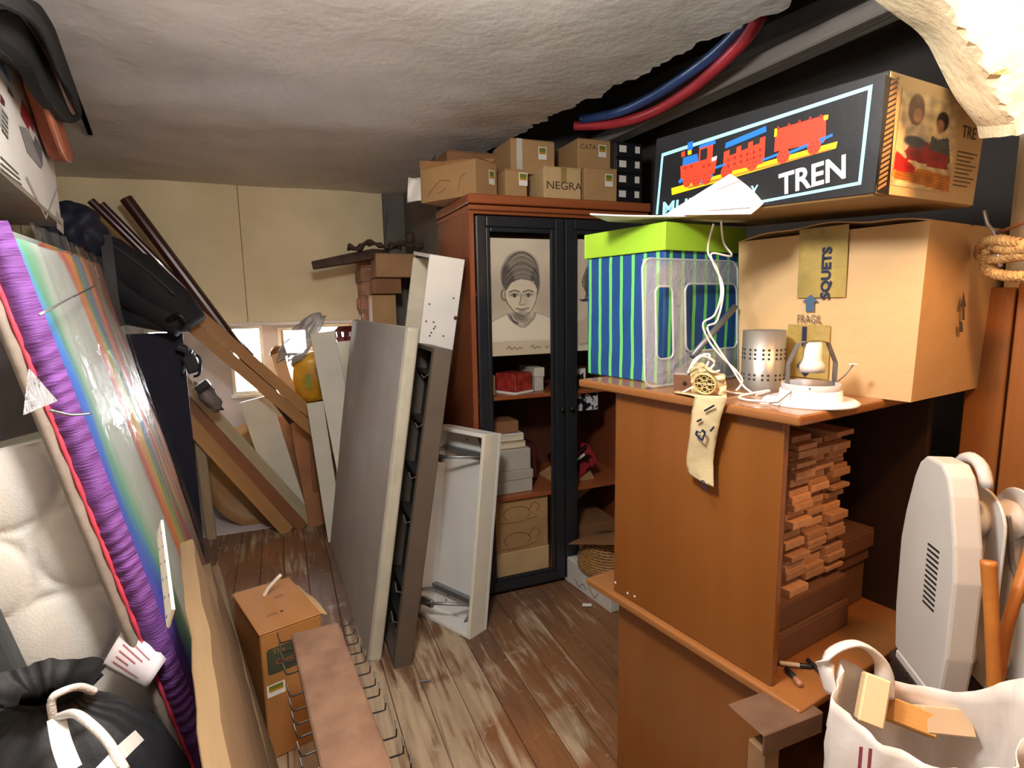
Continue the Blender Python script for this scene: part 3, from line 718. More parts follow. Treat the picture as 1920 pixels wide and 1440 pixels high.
fl = FL(q, TL) @ Matrix.Translation((0, 0, .0016)); fr = FR(q) @ Matrix.Translation((0, 0, .0014))
cy = flat('#8fd3ee', .4); red = flat('#d63a22', .4); blu = flat('#1e66b8', .4); yel = flat('#f0b513', .4); wht = flat('#f2f0ea', .4); blk2 = flat('#141416', .5); redd = flat('#8c2016', .4)
Z = [.0006]
def D(P, m, par=t, f=None): Z[0] += .00002; return decal('printed_shape', pxs(f or fl, *P), m, f or fl, par, Z[0])
for P in ([(1241, 288), (1637, 158), (1636, 166), (1242, 294)], [(1637, 158), (1629, 161), (1609, 343), (1615, 346)], [(1615, 346), (1410, 384), (1410, 379), (1613, 340)], [(1241, 288), (1245, 287), (1234, 402), (1230, 402)]): D(P, cy)
D([(1259, 353), (1571, 265), (1568, 278), (1260, 366)], yel); D([(1290, 350), (1560, 278), (1560, 281), (1292, 354)], flat('#9a6a10'))
# locomotive
D([(1283, 338), (1275, 345), (1272, 340), (1280, 330), (1330, 318), (1338, 330), (1325, 345)], blu)
D([(1276, 312), (1310, 303), (1312, 273), (1338, 265), (1336, 300), (1345, 296), (1340, 325), (1300, 340), (1277, 336)], red)
D([(1281, 296), (1308, 288), (1310, 303), (1280, 311)], blu); D([(1312, 273), (1341, 262), (1343, 269), (1311, 279)], blu); D([(1290, 268), (1300, 264), (1299, 280), (1289, 283)], blu); D([(1290, 283), (1297, 281), (1297, 289), (1290, 291)], yel)
D([(1314, 281), (1327, 277), (1326, 298), (1313, 302)], blk2); D([(1278, 285), (1285, 283), (1285, 293), (1278, 295)], red); D([(1335, 296), (1345, 292), (1343, 300), (1335, 303)], wht)
# carriage
D([(1358, 285), (1436, 255), (1434, 295), (1430, 307), (1355, 325)], red); D([(1361, 268), (1437, 236), (1438, 247), (1360, 279)], blu)
for a in (0, 22, 44): D([(1369 + a, 277 - a * .42), (1382 + a, 272 - a * .42), (1381 + a, 287 - a * .42), (1368 + a, 292 - a * .42)], blk2)
D([(1342, 312), (1360, 306), (1360, 311), (1342, 317)], blu); D([(1430, 298), (1470, 283), (1470, 288), (1430, 303)], blu)
# wagon
D([(1455, 243), (1550, 215), (1549, 262), (1545, 266), (1452, 285)], red); D([(1453, 242), (1458, 240), (1457, 256), (1452, 257)], yel); D([(1545, 217), (1554, 215), (1553, 224), (1545, 226)], yel)
D([(1470, 288), (1562, 250), (1562, 256), (1470, 294)], blu); D([(1535, 262), (1545, 259), (1545, 268), (1535, 271)], blu)
def wheel(x, y, r):
    c = onface(fl, x, y); e = onface(fl, x + r, y); R_ = abs(e[0] - c[0])
    Z[0] += .00002; w_ = decal('printed_wheel', disc(*c, R_), red, fl, t, Z[0]); Z[0] += .00002
    for j in range(6): decal('printed_hole', disc(c[0] + R_ * .6 * math.cos(j * 1.05), c[1] + R_ * .6 * math.sin(j * 1.05), R_ * .14, 6), redd, fl, w_, Z[0])
    decal('printed_hole', disc(*c, R_ * .14, 6), redd, fl, w_, Z[0])
for x, y, r in ((1363, 322, 11), (1411, 305, 12), (1469, 293, 12), (1527, 275, 13), (1289, 340, 8), (1306, 337, 9), (1325, 334, 9)): wheel(x, y, r)
for x, y in ((1285, 315), (1297, 312), (1320, 312), (1330, 309), (1366, 300), (1378, 296), (1390, 293), (1402, 289), (1414, 285), (1426, 281), (1366, 311), (1378, 307), (1390, 303), (1402, 300), (1414, 296), (1426, 292), (1460, 240), (1480, 234), (1500, 228), (1520, 222), (1540, 218)):
    c = onface(fl, x, y); decal('printed_hole', disc(*c, .004, 6), redd, fl, t, Z[0] + .00003)
x0, y0 = onface(fl, 1461, 366); x1, y1 = onface(fl, 1588, 332); xh, yh = onface(fl, 1461, 326)
text('lettering', 'TREN', (yh - y0) / .72, wht, at(fl, x0, y0, .0012, math.degrees(math.atan2(y1 - y0, x1 - x0))), t, 'LEFT', (x1 - x0) / ((yh - y0) / .72) / 2.45, .0015)
x0, y0 = onface(fl, 1241, 404); x1, y1 = onface(fl, 1330, 385); xh, yh = onface(fl, 1246, 378)
text('lettering', 'MULTI', (yh - y0) / .72, cy, at(fl, x0, y0, .0012, 0), t, 'LEFT', (x1 - x0) / ((yh - y0) / .72) / 2.6, .001)
x0, y0 = onface(fl, 1408, 370); text('lettering', 'Y', .036, cy, at(fl, x0, y0, .0012), t, 'LEFT', .8, .001)
# end print: photo of two children with the train, patterned band
def E_(P): return [onface(fr, *p) for p in P]
bp_ = pxs(fr, (1660, 140), (1683, 152), (1666, 366), (1642, 360))
decal('patterned_band', bp_, blackc, fr, t, .0006)
for i in range(20):
    a = i / 20; y = TH * (.04 + .9 * a)
    decal('band_text', [(.004, y), (.030, y + .012), (.030, y + .018), (.004, y + .006)], flat('#9a7a55'), fr, t, .0009)
A = Art(1, 1.35, 60, (.82, .74, .58))
A.ell(.26, 1.10, .13, .22, (.42, .31, .25), 1, .2).ell(.29, 1.03, .075, .10, (.72, .55, .42), .9, .35).poly([(.1, .45), (.14, .9), (.45, .86), (.6, .6), (.5, .45)], (.75, .68, .58))
A.ell(.72, 1.03, .105, .14, (.20, .17, .16), 1, .2).ell(.685, .95, .07, .10, (.70, .52, .40), .9, .35).poly([(.52, .4), (.56, .8), (.68, .76), (.86, .82), (.95, .45)], (.28, .32, .34))
A.poly([(.15, .5), (.3, .72), (.55, .68), (.6, .36), (.2, .4)], (.55, .16, .18)).poly([(.52, .6), (.9, .55), (.92, .35), (.55, .34)], (.58, .18, .2)).ell(.3, .66, .18, .08, (.2, .24, .3), 1, .3)
A.poly([(0, .22), (.5, .3), (1, .25), (1, 0), (0, .12)], (.78, .5, .2)).poly([(0, .22), (.02, .5), (.36, .3), (.34, .2)], (.70, .12, .12)); A.mottle(.25, 9, 2)
for j in range(5): A.line([(.05, .18 - .02 * j), (.5, .24 - .04 * j), (1, .2 - .04 * j)], .012, (.55, .3, .1), .7)
(ax, ay), (cx, cy_) = onface(fr, 1678, 345), onface(fr, 1806, 200)
px0 = .045; pw_ = TW * .58
inked('printed_photo', pw_, TH * .80, A.nx, A.ny, A.A, at(fr, px0, TH * .10, .0007), t, printed('glossy_print', .4))
text('lettering', 'TRE', .034, flat('#4a4038'), at(fr, px0 + pw_ + .02, TH * .62, .0009), t)
for j in range(9): decal('text_line', rect(px0 + pw_ + .012, TH * (.48 - .038 * j), px0 + pw_ + .095 - .012 * (j % 3), TH * (.48 - .038 * j) + .003), flat('#6b5c48'), fr, t, .0008)

# ---------------------------------------------------------------- striped box with green lid
def striped():
    M = mt('striped_paper', '#1d4a86', .5, .12, 12); nt = M.node_tree; b_ = nt.nodes['Principled BSDF']; N = nt.nodes.new; L = nt.links.new
    tc = N('ShaderNodeTexCoord'); sp = N('ShaderNodeSeparateXYZ'); L(tc.outputs['Object'], sp.inputs[0])
    nz = N('ShaderNodeTexNoise'); nz.inputs['Scale'].default_value = 7; L(tc.outputs['Object'], nz.inputs['Vector'])
    def ma(op, a, c):
        n = N('ShaderNodeMath'); n.operation = op
        for i, v_ in enumerate((a, c)):
            if isinstance(v_, (int, float)): n.inputs[i].default_value = v_
            else: L(v_, n.inputs[i])
        return n.outputs[0]
    s_ = ma('ADD', ma('ADD', sp.outputs[0], sp.outputs[1]), ma('MULTIPLY', nz.outputs['Fac'], .012))
    f_ = ma('LESS_THAN', ma('MODULO', ma('ADD', s_, 5.02), .0485), .0125)
    mx = N('ShaderNodeMix'); mx.data_type = 'RGBA'; L(f_, mx.inputs['Factor'])
    old = b_.inputs['Base Color'].links[0].from_socket; L(old, mx.inputs['A']); mx.inputs['B'].default_value = (*hx('#6fcf6a'), 1); L(mx.outputs['Result'], b_.inputs['Base Color'])
    return M
GU, GV, GL = .105, .47, .33
q = D0 @ Matrix.Translation((GU, GV, TZ)); t = thing('storage_box', 'blue and green striped storage box with lime green lid', 'box', q)
gz = PL(1238, 470, DU, AD + GU).z - TZ; gt = PL(1236, 418, DU, AD + GU).z - TZ
box('body', striped(), q, (0, .33, 0, GL, 0, gt - .01), t, .004)
b = nb(); o = .007
for d in ((-o, .33 + o, -o, 0), (-o, .33 + o, GL, GL + o), (-o, 0, 0, GL), (.33, .33 + o, 0, GL)): bx(b, d[0], d[1], d[2], d[3], gz, gt)
bx(b, -o, .33 + o, -o, GL + o, gt - .002, gt); bev(b, .001); obj('lid', b, mt('lime_card', '#9cc832', .5, .06, 6), q, t)
# booklet with a curled page on the lid
zb = TZ + gt
t = thing('paper_booklet', 'curled white printed booklet lying on the lime green lid', 'paper', frame((0, 0, zb), DU))
P4 = [PZ(1108, 417, zb + .004), PZ(1243, 430, zb + .004), PZ(1412, 402, zb + .004), PZ(1380, 396, zb + .004)]
def quad(P, a, c): return P[0].lerp(P[1], a).lerp(P[3].lerp(P[2], a), c)
e0, e1 = PZ(1106, 414, zb + .010), PZ(1392, 407, zb + .004); bdir = Vector((.45, .89, 0))
obj('sheet', grid(lambda a, c: e0.lerp(e1, c) + bdir * (.16 * a) + UP * (.004 + .012 * (1 - c) ** 3), 6, 20, .004), mt('booklet_paper', '#e8e6e2', .5, .03), ID, t, True)
pg = [PY(1250, 404, 1.36), PY(1398, 308, 1.50), PY(1412, 392, 1.36)]
a0, a1, tip = PY(1245, 404, 1.37), PY(1408, 402, 1.34), PY(1396, 309, 1.45)
pm_ = mt('printed_page', '#eceae6', .45, .05, 30)
obj('curled_page', grid(lambda a, c: a0.lerp(a1, c) * (1 - a) + a0.lerp(tip, .25 + .75 * c) * a + Vector((.05, -.02, 0)) * math.sin(math.pi * a) * c, 10, 16, .001), pm_, ID, t, True)
gp = flat('#8a8a94', .6)
for j, k_ in enumerate((.12, .80)):
    obj('print_line', tube([(a0.lerp(a1, c) * (1 - k_) + a0.lerp(tip, .25 + .75 * c) * k_ + Vector((.05, -.02, 0)) * math.sin(math.pi * k_) * c) + Vector((0, -.0022, .0006)) for c in [.45 + .05 * i for i in range(10)]], .0012, 4), gp, ID, t)

# ---------------------------------------------------------------- clear plastic tray
yv = .30; pl0 = D0.inverted() @ PL(1207, 728, DV, A0.dot(DV) + .44); pr0 = D0.inverted() @ PL(1383, 728, DV, A0.dot(DV) + .44)
q = D0 @ Matrix.Translation((pl0.x, .44, TZ)); t = thing('plastic_tray', 'clear frosted plastic tray with two cut-outs leaning on the striped box', 'tray', q)
Wt = pr0.x - pl0.x; Ht = (D0.inverted() @ PL(1215, 480, DV, A0.dot(DV) + .44)).z - TZ
fro = clear('frosted_plastic', '#dfe4e4', .24, .3, .3, 40, grazing=.05); rim = clear('plastic_rim', '#e6eaea', .40, .12, grazing=.1)
def rr(x0, y0, x1, y1, r, n=5):
    P = []
    for (cx, cy_, a) in ((x1 - r, y1 - r, 0), (x0 + r, y1 - r, 90), (x0 + r, y0 + r, 180), (x1 - r, y0 + r, 270)):
        for j in range(n + 1): w_ = math.radians(a + 90 * j / n); P.append((cx + r * math.cos(w_), cy_ + r * math.sin(w_)))
    return P
lean = FR(q) @ Matrix.Rotation(math.radians(-3), 4, 'X')
h1 = (.05, Ht * .22, .115, Ht * .78); h2 = (.165, Ht * .26, Wt - .004, Ht * .80)
b = nb()
for d in ((.006, h1[0], .006, Ht - .006), (h1[0], h1[2], .006, h1[1]), (h1[0], h1[2], h1[3], Ht - .006), (h1[2], h2[0], .006, Ht - .006), (h2[0], h2[2], .006, h2[1]), (h2[0], h2[2], h2[3], Ht - .006)): bx(b, d[0], d[1], d[2], d[3], -.001, .001)
obj('sheet', b, fro, lean, t)
for P in (rr(.004, .004, Wt, Ht - .004, .03), rr(*h1, .018), rr(*h2, .022)): obj('rim', tube([(x, y, 0) for x, y in P], .0035, 6, True), rim, lean, t, True)

# ---------------------------------------------------------------- perforated silver cylinder
q = D0 @ Matrix.Translation((.245, .255, TZ)) @ Matrix.Rotation(.2, 4, 'Z'); t = thing('lamp_shade', 'perforated silver metal cylinder shade in front of the FRAGIL carton', 'lamp shade', q)
sil = mt('brushed_silver', '#a9a59e', .38, .08, 6, .05, 90, (1, 1, .05), metal=.75)
R_, H_ = .052, .155
obj('shell', lathe([(R_, 0), (R_, H_), (R_ - .0015, H_), (R_ - .0015, 0)], 48, cap=False), sil, q, t, True)
hole = mt('punched_hole', '#2a2622', .6); hlit = mt('punched_hole_lit', '#e8e4da', .5)
for ang in [math.radians(-150 + 36 * j) for j in range(10)]:
    for zz in (.032, .043, .085, .096, .107):
        for da in (-.13, .13):
            a = ang + da; m_ = q @ Matrix.Translation((R_ * math.cos(a), R_ * math.sin(a), zz)) @ Matrix.Rotation(a, 4, 'Z') @ Matrix.Rotation(math.pi / 2, 4, 'Y')
            obj('hole', prism(disc(0, 0, .0032, 8), .0006), hole, m_, t)

# ---------------------------------------------------------------- recessed spot fitting
q = D0 @ Matrix.Translation((.165, .078, TZ)); t = thing('spot_fitting', 'white ring spotlight fitting with metal bracket and ceramic socket', 'light fitting', q)
wme = mt('white_enamel', '#e4e4e6', .3, .03); zinc = mt('zinc_bracket', '#8e8b86', .4, .1, metal=.7); cer = mt('ceramic', '#ddd3ca', .6, .04)
obj('ring', lathe([(.062, 0), (.1, 0), (.1, .004), (.092, .009), (.066, .007), (.064, .03), (.058, .032), (.056, .006)], 48, cap=False), wme, q, t, True)
obj('collar', lathe([(.061, .028), (.061, .045), (.057, .045), (.057, .026)], 40, cap=False), mt('grey_collar', '#b9b6b6', .4, .05), q, t, True)
qb = q @ Matrix.Rotation(math.radians(-24), 4, 'Z')
Bp = [(-.058, 0, .02), (-.058, 0, .09), (-.036, 0, .135), (-.02, 0, .14), (.02, 0, .14), (.036, 0, .135), (.058, 0, .09), (.058, 0, .02)]
b = nb(); R2 = []
for i, p in enumerate(Bp):
    R2.append([b.verts.new((p[0] + dx, dy, p[2])) for dx, dy in ((-.0012, -.007), (.0012, -.007), (.0012, .007), (-.0012, .007))])
for A_, C_ in zip(R2, R2[1:]):
    for j in range(4): b.faces.new((A_[j], A_[(j + 1) % 4], C_[(j + 1) % 4], C_[j]))
obj('bracket', b, zinc, qb, t)
qs = q @ Matrix.Translation((0, 0, .07))
obj('socket', lathe([(.020, 0), (.027, .0), (.027, .016), (.023, .022), (.020, .03), (.019, .064), (.015, .067)], 28), cer, qs, t, True)
for s_, e_ in (((-.055, -.03, .04), (.045, .03, .03)), ((-.05, .03, .035), (.05, -.035, .03))): obj('spring_wire', tube([s_, e_], .002, 6), zinc, q, t)
for P in ([(.06, .0, .04), (.085, .0, .06), (.1, -.005, .085)], [(-.06, -.02, .03), (-.10, -.035, .01), (-.13, -.03, .008)]):
    c = obj('spring_clip', tube(P, .0018, 6), zinc, qb, t); e_ = Vector(P[-1]); box('clip_tip', wme, qb @ Matrix.Translation(e_), (-.008, .008, -.006, .006, -.001, .001), c, 0)

# ---------------------------------------------------------------- block, foil ornament, hanging tape, wires
q = D0 @ Matrix.Translation((.075, .43, TZ + .002)) @ Matrix.Rotation(math.radians(15), 4, 'Z') @ Matrix.Rotation(math.radians(-20), 4, 'X')
q = frame(pu(1248, 716, .06) and (D0 @ pu(1262, 735, .055)), DV * -1 + DU * .6, UP + DU * -.25)
t = thing('wooden_block', 'small grey block with a brown face and a round hole beside the ornament', 'block', q)
box('body', mt('grey_block', '#77716c', .6, .1), q, (0, .062, .002, .05, 0, .052), t, .004)
fb = FR(q); obj('face_plate', prism(rect(.003, .003, .059, .049), .002), wood('brown_plate', '#6b4a36', '#7d5842', .5, 'x'), fb, t)
decal('hole', disc(.031, .026, .006), flat('#2a1c14'), fb, t, .0026)
qf = frame(D0 @ Vector((.03, .30, TZ)), DV * -1 + DU * .35, UP + DU * -.3)
t = thing('foil_ornament', 'gold foil packet with a round filigree ornament on the shelf top', 'ornament', qf)
gold = mt('gold_foil', '#d8c596', .4, .2, 20, .5, 40, metal=.1)
obj('packet', grid(lambda a, c: Vector((-.005 + a * .085, .012 + .012 * noise.noise(Vector((a * 5, c * 5, 0))), c * (.07 + .015 * math.sin(a * 5)))), 12, 12, .002), gold, qf, t)
gm = mt('brass_filigree', '#d9c184', .4, .1, metal=.2); ff = FR(qf @ Matrix.Translation((.034, .0, .034)))
obj('ring', tube([(x, y, 0) for x, y in disc(0, 0, .026, 28)], .0028, 6, True), gm, ff, t, True)
for j in range(6):
    a = j * math.pi / 3; obj('spoke', tube([(0, 0, 0), (.024 * math.cos(a), .024 * math.sin(a), 0)], .0016, 5), gm, ff, t)
    obj('leaf', tube([(x + .015 * math.cos(a + .5), y + .015 * math.sin(a + .5), 0) for x, y in disc(0, 0, .006, 10)], .0012, 5, True), gm, ff, t)
obj('backing', prism(disc(0, 0, .025, 24), .001), flat('#4a4a30'), ff @ Matrix.Translation((0, 0, -.004)), t)
Lf = [(1302, 742), (1297, 775), (1293, 815), (1287, 865), (1291, 888)]; Rt = [(1364, 742), (1354, 775), (1345, 815), (1338, 860), (1338, 914)]
Lw = spline([PL(x, y, DU, AD - .004 - .010 * math.sin(i)) for i, (x, y) in enumerate(Lf)], 6); Rw = spline([PL(x, y, DU, AD - .004 - .008 * math.cos(i)) for i, (x, y) in enumerate(Rt)], 6)
Lw = [D0 @ Vector((.05, .36, TZ + .004)), D0 @ Vector((.012, .352, TZ + .004))] + Lw; Rw = [D0 @ Vector((.05, .262, TZ + .004)), D0 @ Vector((.012, .262, TZ + .004))] + Rw
n_ = len(Lw) - 1
def strip(a, c): i = min(int(a * n_), n_ - 1); f_ = a * n_ - i; return Lw[i].lerp(Lw[i + 1], f_).lerp(Rw[i].lerp(Rw[i + 1], f_), c) - DU * (.004 * math.sin(c * 3.1) + .002 * noise.noise(Vector((a * 12, c * 5, 0)))) * (a > .1)
t = thing('tape_strip', 'strip of beige printed packing tape hanging over the shelf edge', 'tape', frame(D0 @ Vector((0, .3, TZ)), DU))
obj('strip', grid(strip, 44, 8, .0008), mt('beige_tape', '#c9b68c', .45, .1, 12, .3, 30), ID, t, True)
fm_ = frame(D0 @ Vector((-.020, .7, 0)), -DV, -DU)
hxx, hyy = onface(fm_, 1315, 815); heart(fm_, hxx, hyy, .017, t, navy, .002, 20)
for (a, c) in (((1322, 770), (1340, 760)), ((1333, 808), (1340, 800)), ((1308, 790), (1316, 786))):
    p0, p1 = onface(fm_, *a), onface(fm_, *c); obj('print_mark', tube([(*p0, .002), (*p1, .002)], .0025, 4), navy, fm_, t)
x0, y0 = onface(fm_, 1290, 888); x0b, y0b = onface(fm_, 1313, 893); text('lettering', 'es', .03, navy, at(fm_, x0b, y0b - .01, .002, -60), t)
wire = mt('white_cable', '#ded8cf', .5, .05); grey_m = mt('grey_rod', '#6d7176', .4, .08, metal=.5)
def cable(label, P, r=.0024, m_=wire, cat='cable', name='cable', k_=6):
    return tag(obj(name, tube(spline(P, k_), r, 7), m_, ID, None, True), label, cat)
cable('thin white twin cable dangling from the booklet past the plastic tray', [PY(x, y, d) for x, y, d in ((1338, 420, 1.46), (1327, 470, 1.46), (1345, 505, 1.45), (1352, 550, 1.44), (1340, 590, 1.43), (1318, 607, 1.42), (1330, 640, 1.42), (1352, 668, 1.41), (1380, 695, 1.39), (1392, 715, 1.38), (1380, 733, 1.37))], .0026)
cable('second white cable running beside the dangling twin cable', [PY(x, y, d) for x, y, d in ((1352, 415, 1.47), (1357, 455, 1.47), (1372, 480, 1.46), (1335, 475, 1.45), (1338, 495, 1.445), (1356, 540, 1.44), (1345, 600, 1.43), (1326, 614, 1.415), (1345, 650, 1.41), (1372, 690, 1.39), (1395, 725, 1.36), (1420, 742, 1.33))], .0026)
cable('loop of white flex lying between the ornament and the spot fitting', [D0 @ Vector(v) for v in ((.03, .33, TZ + .004), (.07, .29, TZ + .03), (.11, .25, TZ + .006), (.16, .20, TZ + .004), (.13, .16, TZ + .02), (.08, .20, TZ + .006), (.06, .16, TZ + .004), (.09, .12, TZ + .004))], .003)
cable('knotted white flex heaped behind the wooden block', [PY(x, y, d) for x, y, d in ((1290, 700, 1.45), (1305, 672, 1.46), (1330, 665, 1.46), (1322, 690, 1.44), (1300, 690, 1.44), (1315, 668, 1.44), (1340, 680, 1.44), (1325, 700, 1.43), (1350, 695, 1.42))], .0035)
cable('grey metal rod slanting behind the plastic tray', [PY(1298, 668, 1.50), PY(1378, 575, 1.62)], .009, grey_m, 'rod', 'metal_rod', 1)

# ---------------------------------------------------------------- inside the shelf unit: slats and dark cartons
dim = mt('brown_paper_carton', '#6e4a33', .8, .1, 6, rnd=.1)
def ub(label, x0, x1, y0, y1, z0, z1, mat=None): 
    return carton(label, D0 @ Matrix.Translation((x0, y0, z0)), x1 - x0, y1 - y0, z1 - z0, mat or dim, 'brown cartons stored in the shelf unit')
def pv(px, py, v): return D0.inverted() @ PL(px, py, DV, A0.dot(DV) + v)
u0, u1 = pv(1470, 1100, .09).x, pv(1596, 1080, .09).x; zc = pv(1597, 1078, .09).z
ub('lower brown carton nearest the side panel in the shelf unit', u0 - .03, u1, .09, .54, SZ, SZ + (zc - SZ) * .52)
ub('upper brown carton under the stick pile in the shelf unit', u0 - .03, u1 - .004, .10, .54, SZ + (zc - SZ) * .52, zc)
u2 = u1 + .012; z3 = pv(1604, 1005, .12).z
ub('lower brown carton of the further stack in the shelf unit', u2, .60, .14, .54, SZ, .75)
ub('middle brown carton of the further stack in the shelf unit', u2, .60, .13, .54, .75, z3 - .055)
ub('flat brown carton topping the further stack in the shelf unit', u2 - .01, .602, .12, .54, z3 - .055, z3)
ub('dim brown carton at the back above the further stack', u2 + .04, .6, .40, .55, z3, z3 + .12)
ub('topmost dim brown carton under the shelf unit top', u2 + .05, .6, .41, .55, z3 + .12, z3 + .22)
slm = wood('raw_slat', '#b8875f', '#d0a37c', .7, 'y', 20, .25)
ORD = ['topmost', 'second', 'third', 'fourth', 'fifth', 'sixth', 'seventh', 'eighth', 'ninth', 'tenth', 'eleventh', 'twelfth', 'thirteenth', 'fourteenth', 'fifteenth', 'sixteenth', 'seventeenth', 'eighteenth', 'nineteenth', 'twentieth', 'twenty-first', 'twenty-second', 'twenty-third', 'twenty-fourth', 'twenty-fifth', 'twenty-sixth']
sme = {}; v0 = .135; ua = pv(1474, 900, v0).x; ub_ = pv(1576, 900, v0).x; cw = (ub_ - ua) / 3; zt1 = pv(1520, 822, v0).z
for c in range(3):
    z = zc + .0005; made = []
    while z < zt1 - .012 * (c == 1):
        h = random.choice((.011, .014, .018, .02)); key = h
        if key not in sme:
            me = bpy.data.meshes.new('wood_stick'); b = bev(bx(nb(), 0, cw - .003, 0, .19, 0, h - .0008), .001); b.to_mesh(me); b.free(); me.materials.append(slm); sme[key] = me
        x = ua + c * cw + random.uniform(-.003, .003) + (.004 * math.sin(z * 40)); y = v0 + random.uniform(-.030, .010)
        made.append(obj('wood_stick', sme[key], slm, D0 @ Matrix.Translation((x, y, z)))); z += h
    for i_, o in enumerate(reversed(made)):
        tag(o, 'raw wooden stick, %s%s in the %s column of the pile' % (ORD[i_], '' if i_ == 0 else ' from the top', ('side panel', 'middle', 'inner')[c]), 'stick', 'raw sticks piled in the shelf unit')
# pens and small tools on the lower slab
def pen(label, a, c, r, m1, m2, name='marker_pen'):
    a, c = PZ(*a, SZ + r + .001), PZ(*c, SZ + r + .001); L_ = (c - a).length; q = frame(a, c - a) @ Matrix.Rotation(math.pi / 2, 4, 'Y')
    t = thing(name, label, 'pen', q); obj('barrel', lathe([(r * .8, 0), (r, .004), (r, L_ * .62), (r * .9, L_ * .63)], 14), m1, q, t, True); obj('cap', lathe([(r * .92, L_ * .62), (r * 1.06, L_ * .63), (r * 1.06, L_ * .97), (r * .7, L_)], 14), m2, q, t, True)
dk = flat('#202024', .35)
pen('white marker pen with dark cap lying by the side panel', (1461, 1243), (1522, 1250), .0055, flat('#d8cdbc', .4), dk)
pen('dark pen with copper end lying on the slab edge', (1474, 1252), (1502, 1285), .0065, dk, flat('#a8755a', .4))
pen('black pen crossing the others on the slab', (1514, 1236), (1546, 1268), .005, dk, flat('#3a3a3e', .4))
pen('slim dark brown pen lying furthest along the slab', (1532, 1240), (1556, 1256), .0042, flat('#4a3024', .4), dk)
# card piece under the slab
q = frame(PY(1424, 1372, 1.06), DU * .9 - DV * .15); t = thing('cardboard_sheet', 'folded scuffed card sheet tucked under the low cabinet top', 'cardboard', q)
scuff = mt('scuffed_card', '#6b5240', .6, .25, 14, .2)
box('top_fold', scuff, q, (0, .17, -.01, .09, -.004, 0), t); box('front_fold', scuff, q, (.0, .17, -.012, -.008, -.05, 0), t); box('leg_fold', mt('worn_leg_card', '#8a6a4c', .6, .25, 14), q, (.012, .055, -.005, .04, -.40, -.05), t)

# ================================================================ MIDDLE: LEANING PANELS
def leaning(O, X, T):  # frame at O: x along X, z towards T
    return frame(O, X, T - O - (T - O).project(Vector(X)))
B1, B2 = PZ(690, 1243), PZ(617, 1010); T1 = PS(763, 612, B1.dot(RV))
q = leaning(B1, B2 - B1, T1); Hh = (T1 - B1).length; Ll = (B2 - B1).length
greyf = mt('grey_foam_board', '#a29d94', .85, .07, 4, .1, 60); greye = mt('pale_board_edge', '#b5b3a2', .8, .12, 8, .2, 60)
t = thing('foam_panel', 'large grey padded panel leaning upright in the middle of the room', 'panel', q)
box('face_sheet', greyf, q, (.012, Ll, -.012, 0, 0, Hh - .004), t, .003)
b = bev(bx(nb(), 0, Ll, -.058, -.004, 0, Hh), .014, 3)
for v in b.verts:
    if v.co.z > Hh - .05: v.co.z += .006 * noise.noise(Vector((v.co.x * 9, 0, 1)))
obj('core', b, greye, q, t)
# brown rack open to the side
Bn = PZ(738, 1255); Tn = PS(815, 652, Bn.dot(RV)); q = leaning(Bn, RV, Tn); Hr = (Tn - Bn).length
t = thing('brown_rack', 'dark taupe shallow rack with cross bars standing beside the grey panel', 'rack', q)
taupe = mt('taupe_laminate', '#5a5046', .5, .1, 6, .05, 60); tdark = mt('rack_inside', '#2c2a2a', .6, .1)
box('end_panel', taupe, q, (0, .04, -.075, 0, 0, Hr), t, .003); box('end_panel', taupe, q, (.34, .38, -.075, 0, 0, Hr), t, .003)
box('back_panel', tdark, q, (.04, .34, -.075, -.063, 0, Hr), t); box('top_rail', taupe, q, (.04, .34, -.063, 0, Hr - .02, Hr), t); box('bottom_rail', taupe, q, (.04, .34, -.063, 0, 0, .02), t)
wirem = mt('bright_wire', '#b5b1a8', .4, .1, metal=.5)
for z in (.16, .30, .62, .82, 1.05, 1.27):
    zz = Hr * z / 1.4; d = box('cross_bar', tdark, q, (.04, .34, -.062, -.02, zz, zz + .015), t)
    obj('clip', tube([(.05, -.01, zz + .02), (.12, -.002, zz - .01), (.2, -.01, zz - .005)], .0025, 5), wirem, q, d)
# tall white narrow shelf open to the side
Rb = PZ(787, 1116); s0 = Rb.dot(RV); Rt_ = PS(872, 487, 2.54); zz_ = (Rt_ - Rb).normalized(); q = frame(Rb, RU - zz_ * RU.dot(zz_), zz_); Hs = (Rt_ - Rb).length; Ws, Ds = .165, .33
t = thing('white_shelf', 'tall narrow white shelf with cream inside leaning towards the display cabinet', 'shelf', q)
wlam = mt('white_laminate', '#e9e7e2', .4, .04, 6); cream = mt('cream_inside', '#d8cdb6', .7, .14, 8)
box('front_panel', wlam, q, (-Ws, 0, 0, .016, 0, Hs), t); box('back_panel', cream, q, (-Ws, 0, Ds - .016, Ds, 0, Hs - .03), t)
box('side_panel', cream, q, (-.014, 0, .016, Ds - .016, 0, Hs - .016), t); box('top_panel', wlam, q, (-Ws, 0, .016, Ds, Hs - .016, Hs), t); box('bottom_panel', wlam, q, (-Ws, 0, .016, Ds - .016, 0, .016), t)
for z in (.55, 1.1): box('inner_shelf', cream, q, (-Ws + .004, -.014, .016, Ds - .016, z, z + .014), t)
ff = FR(q); hm = flat('#3a3632')
for (x, y) in ((-.14, Hs - .22), (-.145, Hs - .30), (-.11, Hs - .30), (-.105, Hs - .33), (-.115, Hs - .35), (-.12, Hs - .365), (-.1, Hs - .32), (-.055, Hs - .36), (-.14, Hs - .42), (-.03, Hs - .18)): decal('screw_hole', disc(x, y, .0045, 8), hm, ff, t, .001)
decal('nick', disc(-.008, Hs - .27, .01, 8), flat('#5a3020'), ff, t, .001)
